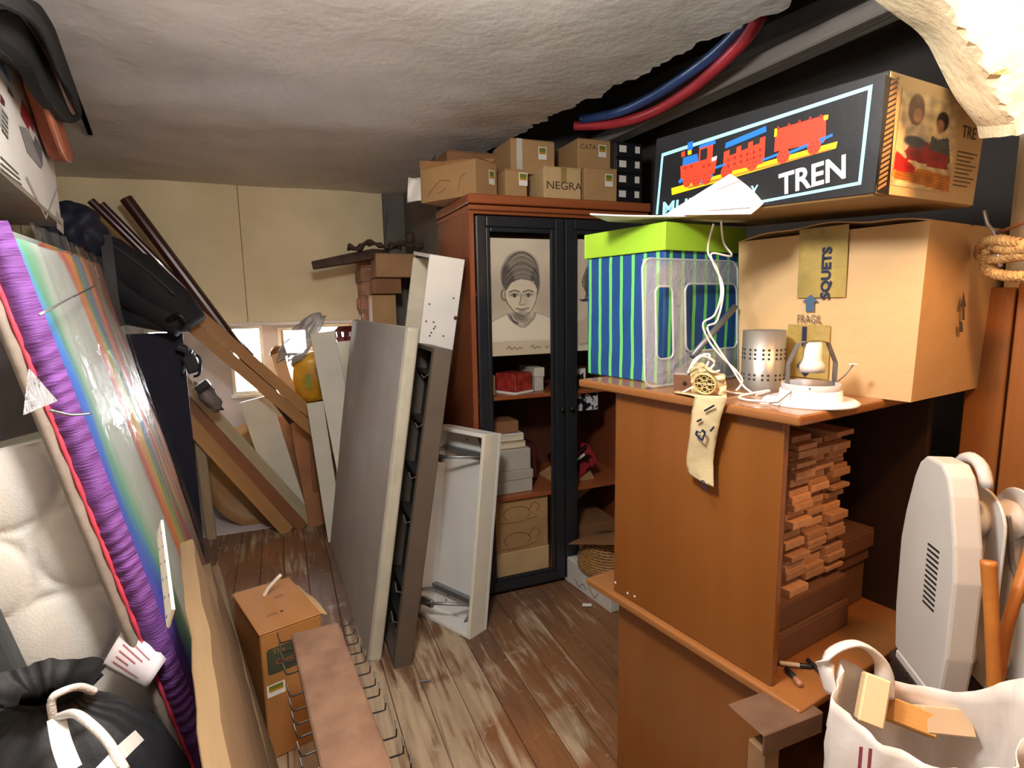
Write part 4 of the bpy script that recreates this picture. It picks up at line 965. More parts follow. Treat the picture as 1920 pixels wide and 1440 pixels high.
# white tray with folding legs
Bw, Bl, Br = PZ(880, 1200), PZ(783, 1150), PZ(925, 1185); X = (Bl - Bw); W_ = X.length
Tw = PL(909, 815, X.normalized(), Bw.dot(X.normalized())); q = leaning(Bw, X, Tw); Hw = (Tw - Bw).length; Dw = .115
t = thing('folding_table', 'white wall folding table with steel hinged legs leaning on the cabinet', 'table', q)
box('table_top', wlam, q, (0, W_, -Dw, -Dw + .018, 0, Hw), t)
box('long_rim', mt('cream_rim', '#e4dfcc', .5, .04), q, (0, .018, -Dw + .018, 0, 0, Hw), t); box('long_rim', wlam, q, (W_ - .018, W_, -Dw + .018, 0, 0, Hw), t)
box('short_rim', wlam, q, (.018, W_ - .018, -Dw + .018, 0, 0, .018), t); box('short_rim', wlam, q, (.018, W_ - .018, -Dw + .018, 0, Hw - .018, Hw), t)
steel = mt('galvanised_steel', '#8f9294', .35, .1, metal=.7)
for zc, sg in ((.13, 1), (Hw - .11, -1)):
    h = box('hinge_plate', steel, q, (.018, W_ - .018, -Dw + .018, -Dw + .05, zc - .012, zc + .012), t, .002)
    obj('leg_tube', tube([(.03, -.07, zc), (W_ * .55, .03, zc - .02), (W_ * .8, .09, zc - .03)], .007, 8), steel, q, h, True)
    obj('leg_tube', tube([(W_ - .05, -.07, zc), (W_ * .95, .03, zc)], .007, 8), steel, q, h, True)
    obj('brace', tube([(.04, -.06, zc), (W_ * .35, -.085, zc - .11 * sg - .02)], .0055, 8), steel, q, h, True)
    box('leg_bracket', steel, q, (W_ * .62, W_ * .84, .02, .04, zc - .05, zc - .015), h, .003)
for (x, z) in ((.06, .06), (.06, .09), (.1, .05), (.05, Hw - .05), (.2, Hw - .055), (.05, Hw * .5), (.26, .07), (.25, .10)): obj('screw_hole', lathe([(.005, 0), (.005, .001)], 10), hm, q @ Matrix.Translation((x, -Dw + .0185, z)) @ Matrix.Rotation(-math.pi / 2, 4, 'X'), t)

# ---------------------------------------------------------------- white boards by the window
def board(label, b0, t0, wv, th, mat, name='board', cat='board', bevel=.003):
    """plank from b0 to t0; wv = width vector, th = thickness behind"""
    b0, t0, wv = Vector(b0), Vector(t0), Vector(wv); ax = t0 - b0; q = frame(b0, ax, ax.cross(wv)); wl = wv.length
    o = obj(name, bev(bx(nb(), 0, ax.length, -wl / 2, wl / 2, -th, 0), bevel), mat, q); return tag(o, label, cat)
wb_ = mt('white_board', '#dedccf', .6, .05, 6); wb2 = mt('offwhite_board', '#d6d3c2', .6, .05, 6)
sB = 3.78
board('tall white board leaning beside the grey panel', RM(.40, 3.62, .0), PS(604, 623, 3.80), RU * .15, .018, wb_)
board('off-white board partly hidden behind the tall white board', RM(.50, 3.72, .0), PS(652, 639, 3.86), RU * .16, .018, wb2)
board('shorter white board with its end below the yellow bag', RM(.24, 3.66, .0), PS(590, 754, 3.74), RU * .10, .018, wb2)
board('slim white board standing in front of the round tabletop', PZ(556, 985), PS(478, 747, 4.05), RU * .19, .016, wb2)
# round tabletop
c = PS(497, 888, 4.22); q = frame(c, RU, -RV + UP * .12)
t = thing('round_tabletop', 'round brown fibreboard tabletop leaning against the window wall', 'tabletop', q)
hdf = mt('brown_hardboard', '#a07a4e', .5, .1, 4); Rr = .375
obj('disc', lathe([(Rr - .002, 0), (Rr, .008), (Rr - .004, .016), (Rr - .075, .017), (Rr - .079, .013), (.002, .013)], 56), hdf, q, t, True)
# cartons, yellow bag, plastic bag
card_s = mt('folded_card', '#8d5f3e', .8, .15, 6)
board('brown folded card sheet propped behind the white boards', PZ(570, 985) + RV * .03, PS(535, 780, 4.2), RU * .30, .012, card_s, 'cardboard_sheet', 'cardboard')
board('second brown card sheet leaning by the shorter white board', PZ(600, 985), PS(560, 770, 4.12), RU * .14, .01, mt('folded_card_light', '#9d6d48', .8, .15, 6), 'cardboard_sheet', 'cardboard')
qb = frame(RM(.13, 4.0, 0), RU); carton('brown carton under the yellow bag near the window', qb, .32, .3, .86, card_s)
def sack(v): return v
q = frame(RM(.23, 4.02, .862), RU); t = thing('yellow_bag', 'yellow printed plastic bag standing near the window', 'bag', q)
ybag = mt('yellow_film', '#c08a1c', .4, .25, 7, .6, 12, col2='#dba62c')
def cush(nx, w_, d_, h_, amp, seed):
    b = nb(); bmesh.ops.create_icosphere(b, subdivisions=4, radius=1)
    for v in b.verts:
        c_ = v.co.copy(); p = Vector((math.copysign(abs(c_.x) ** .55, c_.x) * w_, math.copysign(abs(c_.y) ** .6, c_.y) * d_, math.copysign(abs(c_.z) ** .5, c_.z) * h_))
        n_ = noise.noise(p * nx + Vector((seed, 0, 0))) * amp + noise.noise(p * nx * 3 + Vector((0, seed, 0))) * amp * .4; v.co = p + c_ * n_ + Vector((0, 0, h_))
    return b
obj('body', cush(9, .19, .09, .17, .02, 3), ybag, q, t, True)
fb = FR(q @ Matrix.Translation((0, -.095, 0)))
decal('printed_leaf', [(.03, .2), (.06, .26), (.1, .25), (.07, .21)], flat('#3f7a33'), fb, t, .012); decal('printed_label', rect(.03, .09, .09, .15), flat('#9a4a26'), fb, t, .012); decal('printed_leaf', rect(-.10, .1, -.07, .19), flat('#7f9a36'), fb, t, .012)
tag(blob('plastic_bag', clear('grey_film', '#a9a9a6', .75, .45, .3, 14, grazing=.06), frame(PS(566, 637, 3.92), Vector((.62, .1, .72))), (.19, .07, .075), None, .5, 2.6, 4, 5), 'grey translucent plastic bag flopped over the yellow bag', 'bag')
board('short knotty pine offcut beside the yellow bag', PS(548, 752, 3.96), PS(520, 662, 3.96), RU * .075, .03, wood('pale_pine', '#c79a6a', '#d8b083', .6, 'x'), 'pine_offcut', 'wood')
tag(blob('brown_jug', mt('brown_glaze', '#8a5426', .3, .2), frame(PS(522, 662, 4.02), RU), (.05, .04, .05), None, .3, 2, 3, 8), 'brown crumpled pouch next to the window post', 'pouch')
q = frame(PS(650, 640, 3.93), RU); t = thing('red_basket', 'dark red perforated basket peeping over the off-white board', 'basket', q)
mar = mt('maroon_plastic', '#571016', .35, .15)
b = nb(); n_ = 20; Rg = []
for (r, z) in ((.045, -.02), (.06, .03), (.066, .07), (.04, .10)): Rg.append([b.verts.new((r * 1.25 * math.cos(2 * math.pi * j / n_), r * math.sin(2 * math.pi * j / n_), z)) for j in range(n_)])
for i, (A_, C_) in enumerate(zip(Rg, Rg[1:])):
    for j in range(n_):
        if not (i == 1 and j % 2): b.faces.new((A_[j], A_[(j + 1) % n_], C_[(j + 1) % n_], C_[j]))
b.normal_update(); bmesh.ops.solidify(b, geom=b.faces[:], thickness=.004); obj('body', b, mar, q, t)
obj('rim', tube([(.084 * math.cos(a), .067 * math.sin(a), .07) for a in [2 * math.pi * j / 24 for j in range(24)]], .005, 6, True), mar, q, t, True)
# cartons stacked in front of the brick pier, driftwood on top
for (x0, y0, x1, y1, m_, lab) in ((700, 606, 742, 553, card, 'tan carton in the stack in front of the brick pier'), (703, 551, 752, 522, card_d, 'flat reddish carton in the stack in front of the brick pier'), (706, 520, 780, 476, mt('brick_tan_card', '#a8825c', .8, .1), 'wide tan carton topping the stack in front of the brick pier')):
    a, c_ = PS(x0, y0, 3.62), PS(x1, y1, 3.62); z0 = a.z if y0 != 606 else 0.
    carton(lab, frame(RU * a.dot(RU) + RV * 3.62 + UP * z0, RU), min(c_.dot(RU), .84) - a.dot(RU), .2, c_.z - z0, m_)
bark = mt('dark_bark', '#4d3a30', .9, .35, 14, .9, 40)
a, c_ = PS(586, 498, 3.70), PS(700, 477, 3.72)
tag(obj('driftwood', tube([a, a.lerp(c_, .3), a.lerp(c_, .6), c_, c_ + RU * .1], [.026, .03, .034, .036, .03], 6), bark, ID), 'dark squared timber offcut jutting out over the cream wall', 'wood')
def bark_piece(label, P, r, seed):
    S_ = spline(P, 5); b = tube(S_, [r * (.55 + .5 * abs(noise.noise(p * 14 + Vector((seed, 0, 0)))) + .25 * math.sin(i * 1.3)) for i, p in enumerate(S_)], 8, False, None, .5)
    for v in b.verts: v.co += Vector((0, 0, 1)) * .012 * noise.noise(v.co * 25)
    return tag(obj('bark_piece', b, bark, ID), label, 'bark')
bark_piece('curled strip of dark bark with a split end on the stack', [PS(x, y, 3.66) for x, y in ((652, 463), (672, 467), (690, 455), (710, 459), (728, 464), (752, 464))], .042, 1)
bark_piece('lumpy piece of dark bark lying against the display cabinet', [PS(x, y, 3.58) for x, y in ((730, 463), (750, 456), (768, 462), (786, 460), (798, 466))], .045, 4)
tag(blob('bark_knot', bark, frame(PS(768, 446, 3.6), RU), (.03, .03, .035), None, .5, 3, 3, 2), 'small dark bark knot standing on the bark pile', 'bark')
for lab, x0, x1 in (('thin wire hanging beside the brick pier', 725, 722), ('thin wire hanging nearest the display cabinet', 762, 760)):
    cable(lab, [PS(x0, 395, 3.9), PS(x0 - 2, 420, 3.88), PS(x1, 452, 3.84)], .002, flat('#5a524a'), 'wire', 'hanging_wire')
tag(obj('paper_scrap', grid(lambda a, c: PS(766 + 22 * a, 332 + 46 * c, 2.98) + RV * .03 * math.sin(a * 3 + c * 2), 6, 8, .002), white_pl, ID, None, True), 'pale paper scrap hanging beside the open carton', 'paper')

# ================================================================ LEFT: TIMBER, POLES, BAGS
pineb = wood('brown_lath', '#9c7242', '#bd915a', .6, 'x', 10, .12); oldw = wood('weathered_lath', '#a39678', '#c4b798', .8, 'x', 12, .1); redw = wood('reddish_lath', '#7d4f30', '#94633d', .6, 'x', 10, .1)
def lath(label, a, c, w_, th, mat, tilt=0.): 
    a, c = Vector(a), Vector(c); ax = (c - a).normalized(); view = ((a + c) / 2 - CAM).normalized(); wv = ax.cross(view).normalized(); nrm = (wv * math.cos(tilt) + view * math.sin(tilt))
    return board(label, a, c, nrm * w_, th, mat, 'timber_lath', 'timber', .002)
lath('long brown lath with knots, lower of the two over the black bag', PY(172, 451, 3.10), PY(660, 869, 3.76), .070, .02, pineb)
lath('long brown lath, upper of the two crossing the window', PY(275, 505, 3.18), PY(672, 852, 3.80), .066, .02, pineb)
lath('brown lath nearest the floor in the lower leaning bundle', PY(335, 772, 3.36), PZ(541, 998), .085, .03, pineb)
lath('reddish lath in the middle of the lower leaning bundle', PY(335, 738, 3.38), PZ(569, 991), .075, .03, redw)
lath('weathered grey lath on top of the lower leaning bundle', PY(335, 706, 3.42), PZ(590, 983), .075, .025, oldw)
maroon = mt('maroon_varnish', '#3c1a16', .3, .2, 8, coat=.4)
def pole(label, a, c, r): return tag(obj('round_pole', tube([a, c], r, 14), maroon, ID, None, False), label, 'pole')
pole('thick maroon wooden pole leaning alone against the cream wall', PY(236, 372, 3.30), PY(550, 790, 3.62), .034)
pole('thin dark pole, outer of the pair above the black bag', PY(170, 376, 3.2), PY(452, 652, 3.56), .021)
pole('thin dark pole, inner of the pair above the black bag', PY(190, 382, 3.22), PY(472, 668, 3.58), .019)
bagb = mt('black_nylon', '#1a1c22', .85, .25, 9, .35, 30); bagn = mt('navy_nylon', '#1d2336', .65, .25, 9, .35, 30)
S_ = spline([PY(x, y, d) for x, y, d in ((110, 440, 2.98), (180, 470, 3.02), (255, 515, 3.08), (320, 566, 3.12), (362, 606, 3.14))], 6)
t = thing('instrument_bag', 'long black padded bag lying behind the two brown laths', 'bag', frame(S_[0], RU))
b = tube(S_, [.08 + .035 * math.sin(math.pi * i / (len(S_) - 1)) for i in range(len(S_))], 16)
for v in b.verts: v.co += Vector((0, -.4, 1)) * (.02 * noise.noise(v.co * 7) + .012 * noise.noise(v.co * 19))
obj('body', b, bagb, ID, t, True)
obj('lower_compartment', tube(spline([PY(196, 520, 3.0), PY(250, 552, 3.06), PY(310, 588, 3.1), PY(345, 606, 3.12)], 5), .085, 12), bagb, ID, t, True)
obj('zip', tube([p + Vector((.02, -.10, .10)) for p in S_[2:-3]], .006, 6), flat('#3a3c40', .3), ID, t, True)
def band(P, w_, th=.003): # flat strap along P, facing the room
    P = spline(P, 6); b = nb(); R_ = []
    for i, p in enumerate(P):
        ax = (P[min(i + 1, len(P) - 1)] - P[max(i - 1, 0)]).normalized(); s_ = ax.cross((p - CAM).normalized()).normalized() * w_ / 2; f_ = (CAM - p).normalized() * th
        R_.append([b.verts.new(v) for v in (p - s_, p + s_, p + s_ + f_, p - s_ + f_)])
    for A_, C_ in zip(R_, R_[1:]):
        for j in range(4): b.faces.new((A_[j], A_[(j + 1) % 4], C_[(j + 1) % 4], C_[j]))
    b.faces.new(R_[0]); b.faces.new(R_[-1]); return b
obj('strap', band([PY(198, 440, 2.93), PY(205, 500, 2.9), PY(212, 560, 2.9), PY(222, 612, 2.92)], .05), flat('#2e2e30', .6), ID, t)
obj('base_fold', tube([PY(215, 590, 3.06), PY(270, 598, 3.08), PY(330, 612, 3.1)], [.045, .05, .04], 10), bagb, ID, t, True)
obj('carry_handle', tube(spline([PY(315, 600, 3.0), PY(335, 590, 2.98), PY(350, 605, 3.0)], 5), .012, 8), flat('#141518', .4), ID, t, True)
tag(blob('duffel_bag', bagn, frame(PY(138, 432, 2.9), RU), (.13, .13, .13), None, .3, 2.2, 4, 4), 'navy soft duffel bag slumped behind the white product box', 'bag')
t = thing('leather_belt', 'dark brown leather belt end with metal buckle over the mattress top', 'belt', frame(PY(160, 490, 2.7), RU))
obj('strap', band([PY(143, 462, 2.66), PY(155, 490, 2.64), PY(166, 510, 2.62), PY(178, 530, 2.62)], .05, .006), flat('#3d201a', .4), ID, t)
obj('buckle', tube([PY(x, y, 2.6) for x, y in ((162, 505), (178, 500), (184, 520), (168, 526))], .004, 6, True), wirem, ID, t)
# navy panel
BR = PL(384, 1046, DV, 3.80); BR.z = 0; TR = PL(331, 623, DV, 3.80); q = leaning(BR, -DU, TR); Hn = (TR - BR).length
t = thing('navy_panel', 'dark navy fabric panel standing behind the rainbow mattress', 'panel', q)
navf = mt('navy_fabric', '#12172a', .8, .15, 20, .1, 200)
box('cushion', navf, q, (0, .55, -.0, .05, 0, Hn), t, .012, 2); box('back_board', mt('navy_back', '#2a2620', .7), q, (.01, .54, -.02, 0, .01, Hn - .01), t)
board('thin raw edged board just beside the navy panel', PZ(398, 1008), PL(372, 800, DV, 3.95), RU * .055, .03, wood('raw_edge', '#8e7c62', '#b5a384', .8, 'x'))
# dark gear hanging by the navy panel
t = thing('camera_gear', 'black plastic gadget with a loop handle on the lath bundle', 'gadget', frame(PY(358, 690, 3.2), RU)); gm_ = mt('gear_black', '#1c1e23', .55, .2)
for nm, (x, y), r, an in (('housing', (360, 682), (.07, .06, .10), .3), ('clamp', (346, 656), (.08, .05, .035), -.5), ('base', (380, 724), (.08, .05, .045), .6), ('lens_ring', (352, 668), (.03, .05, .03), 0)):
    obj(nm, bev(bx(nb(), -r[0] / 2, r[0] / 2, -r[1] / 2, r[1] / 2, -r[2] / 2, r[2] / 2), .010, 2), gm_, frame(PY(x, y, 3.2), RU * math.cos(an) + UP * math.sin(an), UP * math.cos(an) - RU * math.sin(an)), t)
obj('handle', tube(spline([PY(x, y, 3.16) for x, y in ((368, 665), (375, 675), (374, 700), (364, 706))], 5), .008, 8), gm_, ID, t, True)
obj('strap', tube(spline([PY(x, y, 3.17) for x, y in ((338, 645), (352, 652), (350, 672), (342, 700))], 5), .006, 6), flat('#3a4150', .4), ID, t, True)
tag(blob('work_glove', mt('grey_cloth', '#6f6a66', .8, .3, 10), frame(PY(392, 745, 3.26), Vector((.4, .2, -.8))), (.10, .04, .045), None, .5, 3, 3, 6), 'crumpled grey cloth glove lying on the weathered lath', 'glove')

# ================================================================ LEFT: MATTRESSES AND WHAT LIES ON THEM
LEAN = .2; mz = Vector((DU.x * -LEAN, DU.y * -LEAN, 1)).normalized()
MQ = frame(DM(.13, 1.36), DV, mz)          # x away along the wall, z up the slope, y towards the wall (-DU)
def ramp_mat(name, stops, axis, length, rough=.55, blur=.05, skew=0.):
    M = mt(name, '#808080', rough, .1, 10); nt = M.node_tree; b_ = nt.nodes['Principled BSDF']; N = nt.nodes.new; L = nt.links.new
    tc = N('ShaderNodeTexCoord'); sp = N('ShaderNodeSeparateXYZ'); L(tc.outputs['Object'], sp.inputs[0])
    mp = N('ShaderNodeMapping'); mp.inputs['Scale'].default_value = (6, 6, .7); L(tc.outputs['Object'], mp.inputs[0])
    nz = N('ShaderNodeTexNoise'); nz.inputs['Scale'].default_value = 1.6; nz.inputs['Detail'].default_value = 5; L(mp.outputs[0], nz.inputs['Vector'])
    a = N('ShaderNodeMath'); a.operation = 'MULTIPLY_ADD'; a.inputs[1].default_value = 1 / length; L(sp.outputs[axis], a.inputs[0])
    s_ = N('ShaderNodeMath'); s_.operation = 'MULTIPLY_ADD'; s_.inputs[1].default_value = blur; s_.inputs[2].default_value = -blur / 2; L(nz.outputs['Fac'], s_.inputs[0]); k_ = N('ShaderNodeMath'); k_.operation = 'MULTIPLY_ADD'; k_.inputs[1].default_value = skew / length; L(sp.outputs[2], k_.inputs[0]); L(s_.outputs[0], k_.inputs[2])
    k2 = N('ShaderNodeMath'); k2.operation = 'SUBTRACT'; k2.inputs[1].default_value = skew * .9 / length; L(k_.outputs[0], k2.inputs[0]); L(k2.outputs[0], a.inputs[2])
    rp = N('ShaderNodeValToRGB'); e = rp.color_ramp.elements
    while len(e) < len(stops): e.new(.5)
    for q_, (p, c_) in zip(e, stops): q_.position = p; q_.color = (*hx(c_), 1)
    L(a.outputs[0], rp.inputs[0]); L(rp.outputs[0], b_.inputs['Base Color']); return M
ML, MH, MT = 2.34, 1.74, .08
rain = ramp_mat('rainbow_stripes_hazed', [(0, '#7d4fa8'), (.025, '#4a55b0'), (.05, '#4a78c0'), (.085, '#6fae8a'), (.13, '#b4c4ba'), (.23, '#c3cdc8'), (.30, '#b9c4c0'), (.33, '#d8665a'), (.36, '#e8804a'), (.40, '#efa050'), (.44, '#d9c860'), (.47, '#7fae6a'), (.50, '#6f8fb8'), (.535, '#8a90b0'), (.56, '#efa04f'), (.60, '#e06a52'), (.64, '#c05a6a'), (.67, '#7f9a78'), (.70, '#d8b060'), (.75, '#d06a58'), (.80, '#9a9a8e'), (.86, '#c88a60'), (.91, '#b86a60'), (1, '#a8a49a')], 0, ML, .6, .06, .17)  # real stripes; pale grey band and pastel tones paint in the wrap's highlight and haze
t = thing('mattress', 'mattress in a rainbow striped cover wrapped in clear plastic, leaning left', 'mattress', MQ)
def puffy(x0, x1, y0, y1, z0, z1, nx, nz, r, amp, seed, top=None):
    """padded slab with rounded borders; its wide face looks towards -y"""
    b = nb(); V = {}
    def prof(i, n, lo, hi):  # keep the rim dense
        return lo + (hi - lo) * i / n
    def P(i, j, side):
        x = prof(i, nx, x0, x1); z = prof(j, nz, z0, z1); ex = min(x - x0, x1 - x, z - z0, z1 - z); k_ = min(1, max(0, ex) / r); rd = r * (1 - math.sqrt(max(0, 1 - (1 - k_) ** 2)))
        n_ = amp * noise.noise(Vector((x * 3, z * 1.6, seed))) + amp * .5 * noise.noise(Vector((x * 9, z * 4, seed)))
        zz = z + (top(x) * (z - z0) / (z1 - z0) if top else 0)
        return Vector((x, (y0 + rd + n_) if side == 0 else (y1 - rd), zz))
    for s_ in (0, 1):
        for i in range(nx + 1):
            for j in range(nz + 1): V[i, j, s_] = b.verts.new(P(i, j, s_))
        for i in range(nx):
            for j in range(nz): b.faces.new((V[i, j, s_], V[i + 1, j, s_], V[i + 1, j + 1, s_], V[i, j + 1, s_]))
    rim = [(i, 0) for i in range(nx)] + [(nx, j) for j in range(nz)] + [(i, nz) for i in range(nx, 0, -1)] + [(0, j) for j in range(nz, 0, -1)]
    for a_, c_ in zip(rim, rim[1:] + rim[:1]): b.faces.new((V[*a_, 0], V[*c_, 0], V[*c_, 1], V[*a_, 1]))
    return b
slope = lambda x: .10 * (x / ML - .5)
obj('cover', puffy(0, ML, 0, MT, 0, MH, 70, 60, .05, .016, 3, slope), rain, MQ, t, True)
# gathered purple border along the near end, red piping, beige back edge
purp = mt('purple_gathers', '#774590', .7, .25, 4, .5, 30, (1, 1, 9)); redp = mt('red_piping', '#e04a5e', .6, .1); beig = mt('beige_border', '#94887c', .7, .12, 10, .2)
zs_ = [i * MH / 90 for i in range(91)]
obj('gathered_border', grid(lambda a, c: Vector((-.012 - .016 * math.sin(math.pi * c) - .0022 * math.sin(a * 330 + 6 * math.sin(a * 31) + 4 * c),   .004 + c * .045, a * (MH - .05))), 520, 6), purp, MQ, t, True)
obj('piping', tube([(-.012 - .003 * math.sin(z * 80), .051, z) for z in zs_[:-3]], .0045, 8), redp, MQ, t, True)
obj('back_border', grid(lambda a, c: Vector((-.010 - .01 * math.sin(math.pi * c), .055 + c * .022, a * (MH - .05))), 40, 4), beig, MQ, t, True)
# clear wrap with creases
film = clear('clear_wrap', '#eef1f2', .05, .12, .5, 9, 1.3, .10)
def wrap(a, c):
    x, z = -.035 + a * (ML + .05), .02 + c * (MH - .03 + .1 * (a - .5))
    n_ = noise.noise(Vector((x * 4, z * 1.3, 7))) * .014 + noise.noise(Vector((x * 11, z * 3, 2))) * .007 + noise.noise(Vector((x * 25, z * 9, 5))) * .003
    return Vector((x, -.026 - n_, z))
obj('plastic_wrap', grid(wrap, 120, 90), film, MQ, t, True)
cre = clear('wrap_crease', '#ffffff', .32, .15)
def onm(px, py, off=-.034):  # photo point -> mattress face coordinates
    n = MQ.col[1].xyz; o = MQ.translation + n * off; r = ray(px, py); p = CAM + r * ((o - CAM).dot(n) / r.dot(n)); return MQ.inverted() @ p
for P in ([(75, 590), (130, 560), (180, 535)], [(95, 770), (135, 778), (170, 775)]):
    obj('crease', tube([tuple(onm(*p)) for p in P] if len(P) < 3 else spline([onm(*p) for p in P], 5), .0022, 5), cre, MQ, t, True)
obj('adhesive_patch', prism([(onm(*p).x, onm(*p).z) for p in ((40, 695), (95, 755), (28, 782))], .001), clear('wrap_patch', '#f4f4f8', .42, .2, .6, 60), MQ @ Matrix(((1, 0, 0, 0), (0, 0, -1, -.04), (0, 1, 0, 0), (0, 0, 0, 1))), t)
# care label hanging from the near end
lm = mt('care_label', '#eadfe0', .5, .03)
LP = [PY(246, 1158, 1.12), PY(312, 1236, 1.10), PY(275, 1292, 1.07), PY(192, 1248, 1.07)]
lab_ = lambda a, c, o=0: LP[0].lerp(LP[1], a).lerp(LP[3].lerp(LP[2], a), c) + Vector((.3, -1, .2)) * (.014 * math.sin(3.1 * c) + o)
lb = obj('care_label', grid(lambda a, c: lab_(a, c), 10, 10, .0008), lm, ID, t, True)
for j in range(6): obj('label_print', grid(lambda a, c: lab_(.15 + a * (.3 + .1 * ((j * 3) % 4)), .12 + .13 * j + .03 * c, .002), 5, 1), flat('#b5646c'), ID, lb)
# white quilted mattress behind, reaching nearer
LX_ = -DU + mz * DU.dot(mz)
WQ = frame(DM(.045, 1.44), LX_, mz)       # x towards the wall, y towards the camera
def quilt(a, c):
    x, z = a * .70, c * 1.27; h = 0.
    p = .20; jj = round(z / (p * .86)); best = 9
    for j in (jj - 1, jj, jj + 1):
        zc = j * p * .86; off = (j % 2) * p / 2; i = round((x - off) / p)
        for ii in (i - 1, i, i + 1): best = min(best, math.hypot(x - off - ii * p, z - zc))
    r_ = best / (p * .46); h = .016 * math.sqrt(max(0, 1 - r_ * r_)) if r_ < 1 else .006 * min(1, (r_ - 1) * 5)
    return Vector((x, h + .01 * noise.noise(Vector((x * 2, z * 2, 0))), z))
t = thing('mattress', 'white quilted mattress standing behind the rainbow one', 'mattress', WQ)
quiltm = mt('white_damask', '#e6e2d8', .75, .05, 20, .15, 220)
obj('quilted_face', grid(quilt, 100, 180), quiltm, WQ, t, True)
box('core', mt('mattress_side', '#d5cfc2', .8, .08), WQ, (.0, .70, -.14, -.012, 0, 1.27), t, .012, 2)
obj('piping', tube([(0, 0, 0), (0, 0, 1.27), (.70, 0, 1.27)], .008, 8), quiltm, WQ, t, True)
# dark grey folding mat and a satin cushion, nearer the camera
GQ = frame(DM(-.125, 1.385), LX_, mz)
t = thing('folded_mat', 'charcoal folded foam mat standing in front of the quilted mattress', 'mat', GQ)
box('mat', mt('charcoal_foam', '#4a5050', .8, .1, 8, .1), GQ, (0, .45, -.045, 0, 0, 1.38), t, .01, 2); box('mat_fold', mt('charcoal_foam', '#4a5050', .8, .1, 8, .1), GQ, (.05, .45, .003, .04, 0, 1.30), t, .01, 2)
tag(blob('satin_pillow', mt('grey_satin', '#3a3b40', .35, .15, 5, .25, 12), frame(PY(15, 1245, 1.08), -DU, -DV), (.14, .16, .035), None, .15, 2, 4, 9), 'grey satin cushion pressed against the charcoal mat', 'cushion')
# black drawstring bag
c0 = PY(92, 1338, .90); q = frame(Vector((c0.x, c0.y, 0)), Vector((.9, .1, 0)))
t = thing('drawstring_bag', 'black drawstring bag with white cords at the foot of the mattresses', 'bag', q)
bz = c0.z + .02; b = nb(); n_ = 72; Rg = []
prof = [(.05, 0), (.19, .02), (.215, .15), (.22, .35), (.215, .50), (.20, bz - .18), (.165, bz - .09), (.11, bz - .035), (.06, bz - .01), (.045, bz + .01), (.075, bz + .03), (.09, bz + .045)]
for k_, (r, z) in enumerate(prof):
    ring = []
    for j in range(n_):
        a = 2 * math.pi * j / n_; pl = .0 if k_ < 5 else (.03, .06, .14, .22, .22, .2, .2)[k_ - 5]
        rr_ = r * (1 + pl * .22 * math.sin(a * 15 + 2.6 * math.sin(a * 3)) + .10 * noise.noise(Vector((math.cos(a) * 1.5, math.sin(a) * 1.5, z * 4))))
        ring.append(b.verts.new((rr_ * math.cos(a), rr_ * math.sin(a) * .72, z + .012 * noise.noise(Vector((a * 2, z * 5, 0))))))
    Rg.append(ring)
for A_, C_ in zip(Rg, Rg[1:]):
    for j in range(n_): b.faces.new((A_[j], A_[(j + 1) % n_], C_[(j + 1) % n_], C_[j]))
b.faces.new(Rg[0])
obj('body', b, mt('black_satin', '#17181b', .62, .25, 8, .2, 40), q, t, True)
cordm = mt('white_cord', '#e2dfda', .6, .05, 30, .3, 300)
obj('cord', tube(spline([PY(x, y, d) for x, y, d in ((100, 1348, .80), (97, 1312, .80), (118, 1296, .81), (150, 1288, .84), (178, 1297, .86))], 6), .006, 8), cordm, ID, t, True)
obj('cord', tube(spline([PY(x, y, d) for x, y, d in ((108, 1345, .78), (140, 1338, .74), (175, 1362, .71), (205, 1395, .695), (235, 1445, .68))], 6), .006, 8), cordm, ID, t, True)
obj('webbing', band([PY(105, 1345, .78), PY(116, 1395, .70), PY(135, 1445, .66)], .022), cordm, ID, t); obj('webbing', band([PY(262, 1378, .78), PY(230, 1408, .71), PY(190, 1450, .66)], .02), cordm, ID, t)
# rough timber leaning on the mattress foot
rough = wood('rough_timber', '#6a543a', '#8c7350', .85, 'x', 12, .1)
def mb(x, z, off): return MQ @ Vector((x, -off, z))
for lab, x0, x1, z0, z1, m_, y0 in (('rough timber plank set on edge, topmost of three along the mattress foot', -.9, .17, .65, .94, rough, -.085), ('rough timber plank set on edge, middle of three along the mattress foot', -.9, .72, .33, .645, wood('rough_timber_dark', '#5e4a36', '#7d6546', .85, 'x', 12, .1), -.08),
        ('rough timber plank resting on the floor along the mattress foot', -.9, 1.40, .012, .325, rough, -.083)):
    q = MQ @ Matrix.Translation((x0, y0, z0)) @ Matrix.Rotation(random.uniform(-.01, .01), 4, 'Y')
    b = bx(nb(), 0, x1 - x0, 0, .03, 0, z1 - z0); bmesh.ops.subdivide_edges(b, edges=[e for e in b.edges if abs(e.verts[0].co.x - e.verts[1].co.x) > .1], cuts=20)
    for v in b.verts: v.co += Vector((0, .004, .005)) * noise.noise(Vector((v.co.x * 9, z0 * 7, v.co.z * 3)))
    tag(obj('timber_plank', bev(b, .002), m_, q), lab, 'timber')
p0, p1 = MQ @ onm(318, 1158, -.075), MQ @ onm(298, 986, -.075)
q = frame(p0, p1 - p0, Vector((.2, -1, 0))); t = thing('spotted_strip', 'narrow white strip with small black dots standing on the rough timber', 'strip', q)
Lp = (p1 - p0).length
obj('strip', bev(bx(nb(), 0, Lp, -.012, .016, -.004, 0), .002), mt('cream_strip', '#e8e2d2', .6, .06), q, t)
for j in range(11): decal('dot', disc(.015 + j * Lp / 11.5, .008 * (-1) ** j, .0025, 6), flat('#2c2a2a'), q, t, .0008)

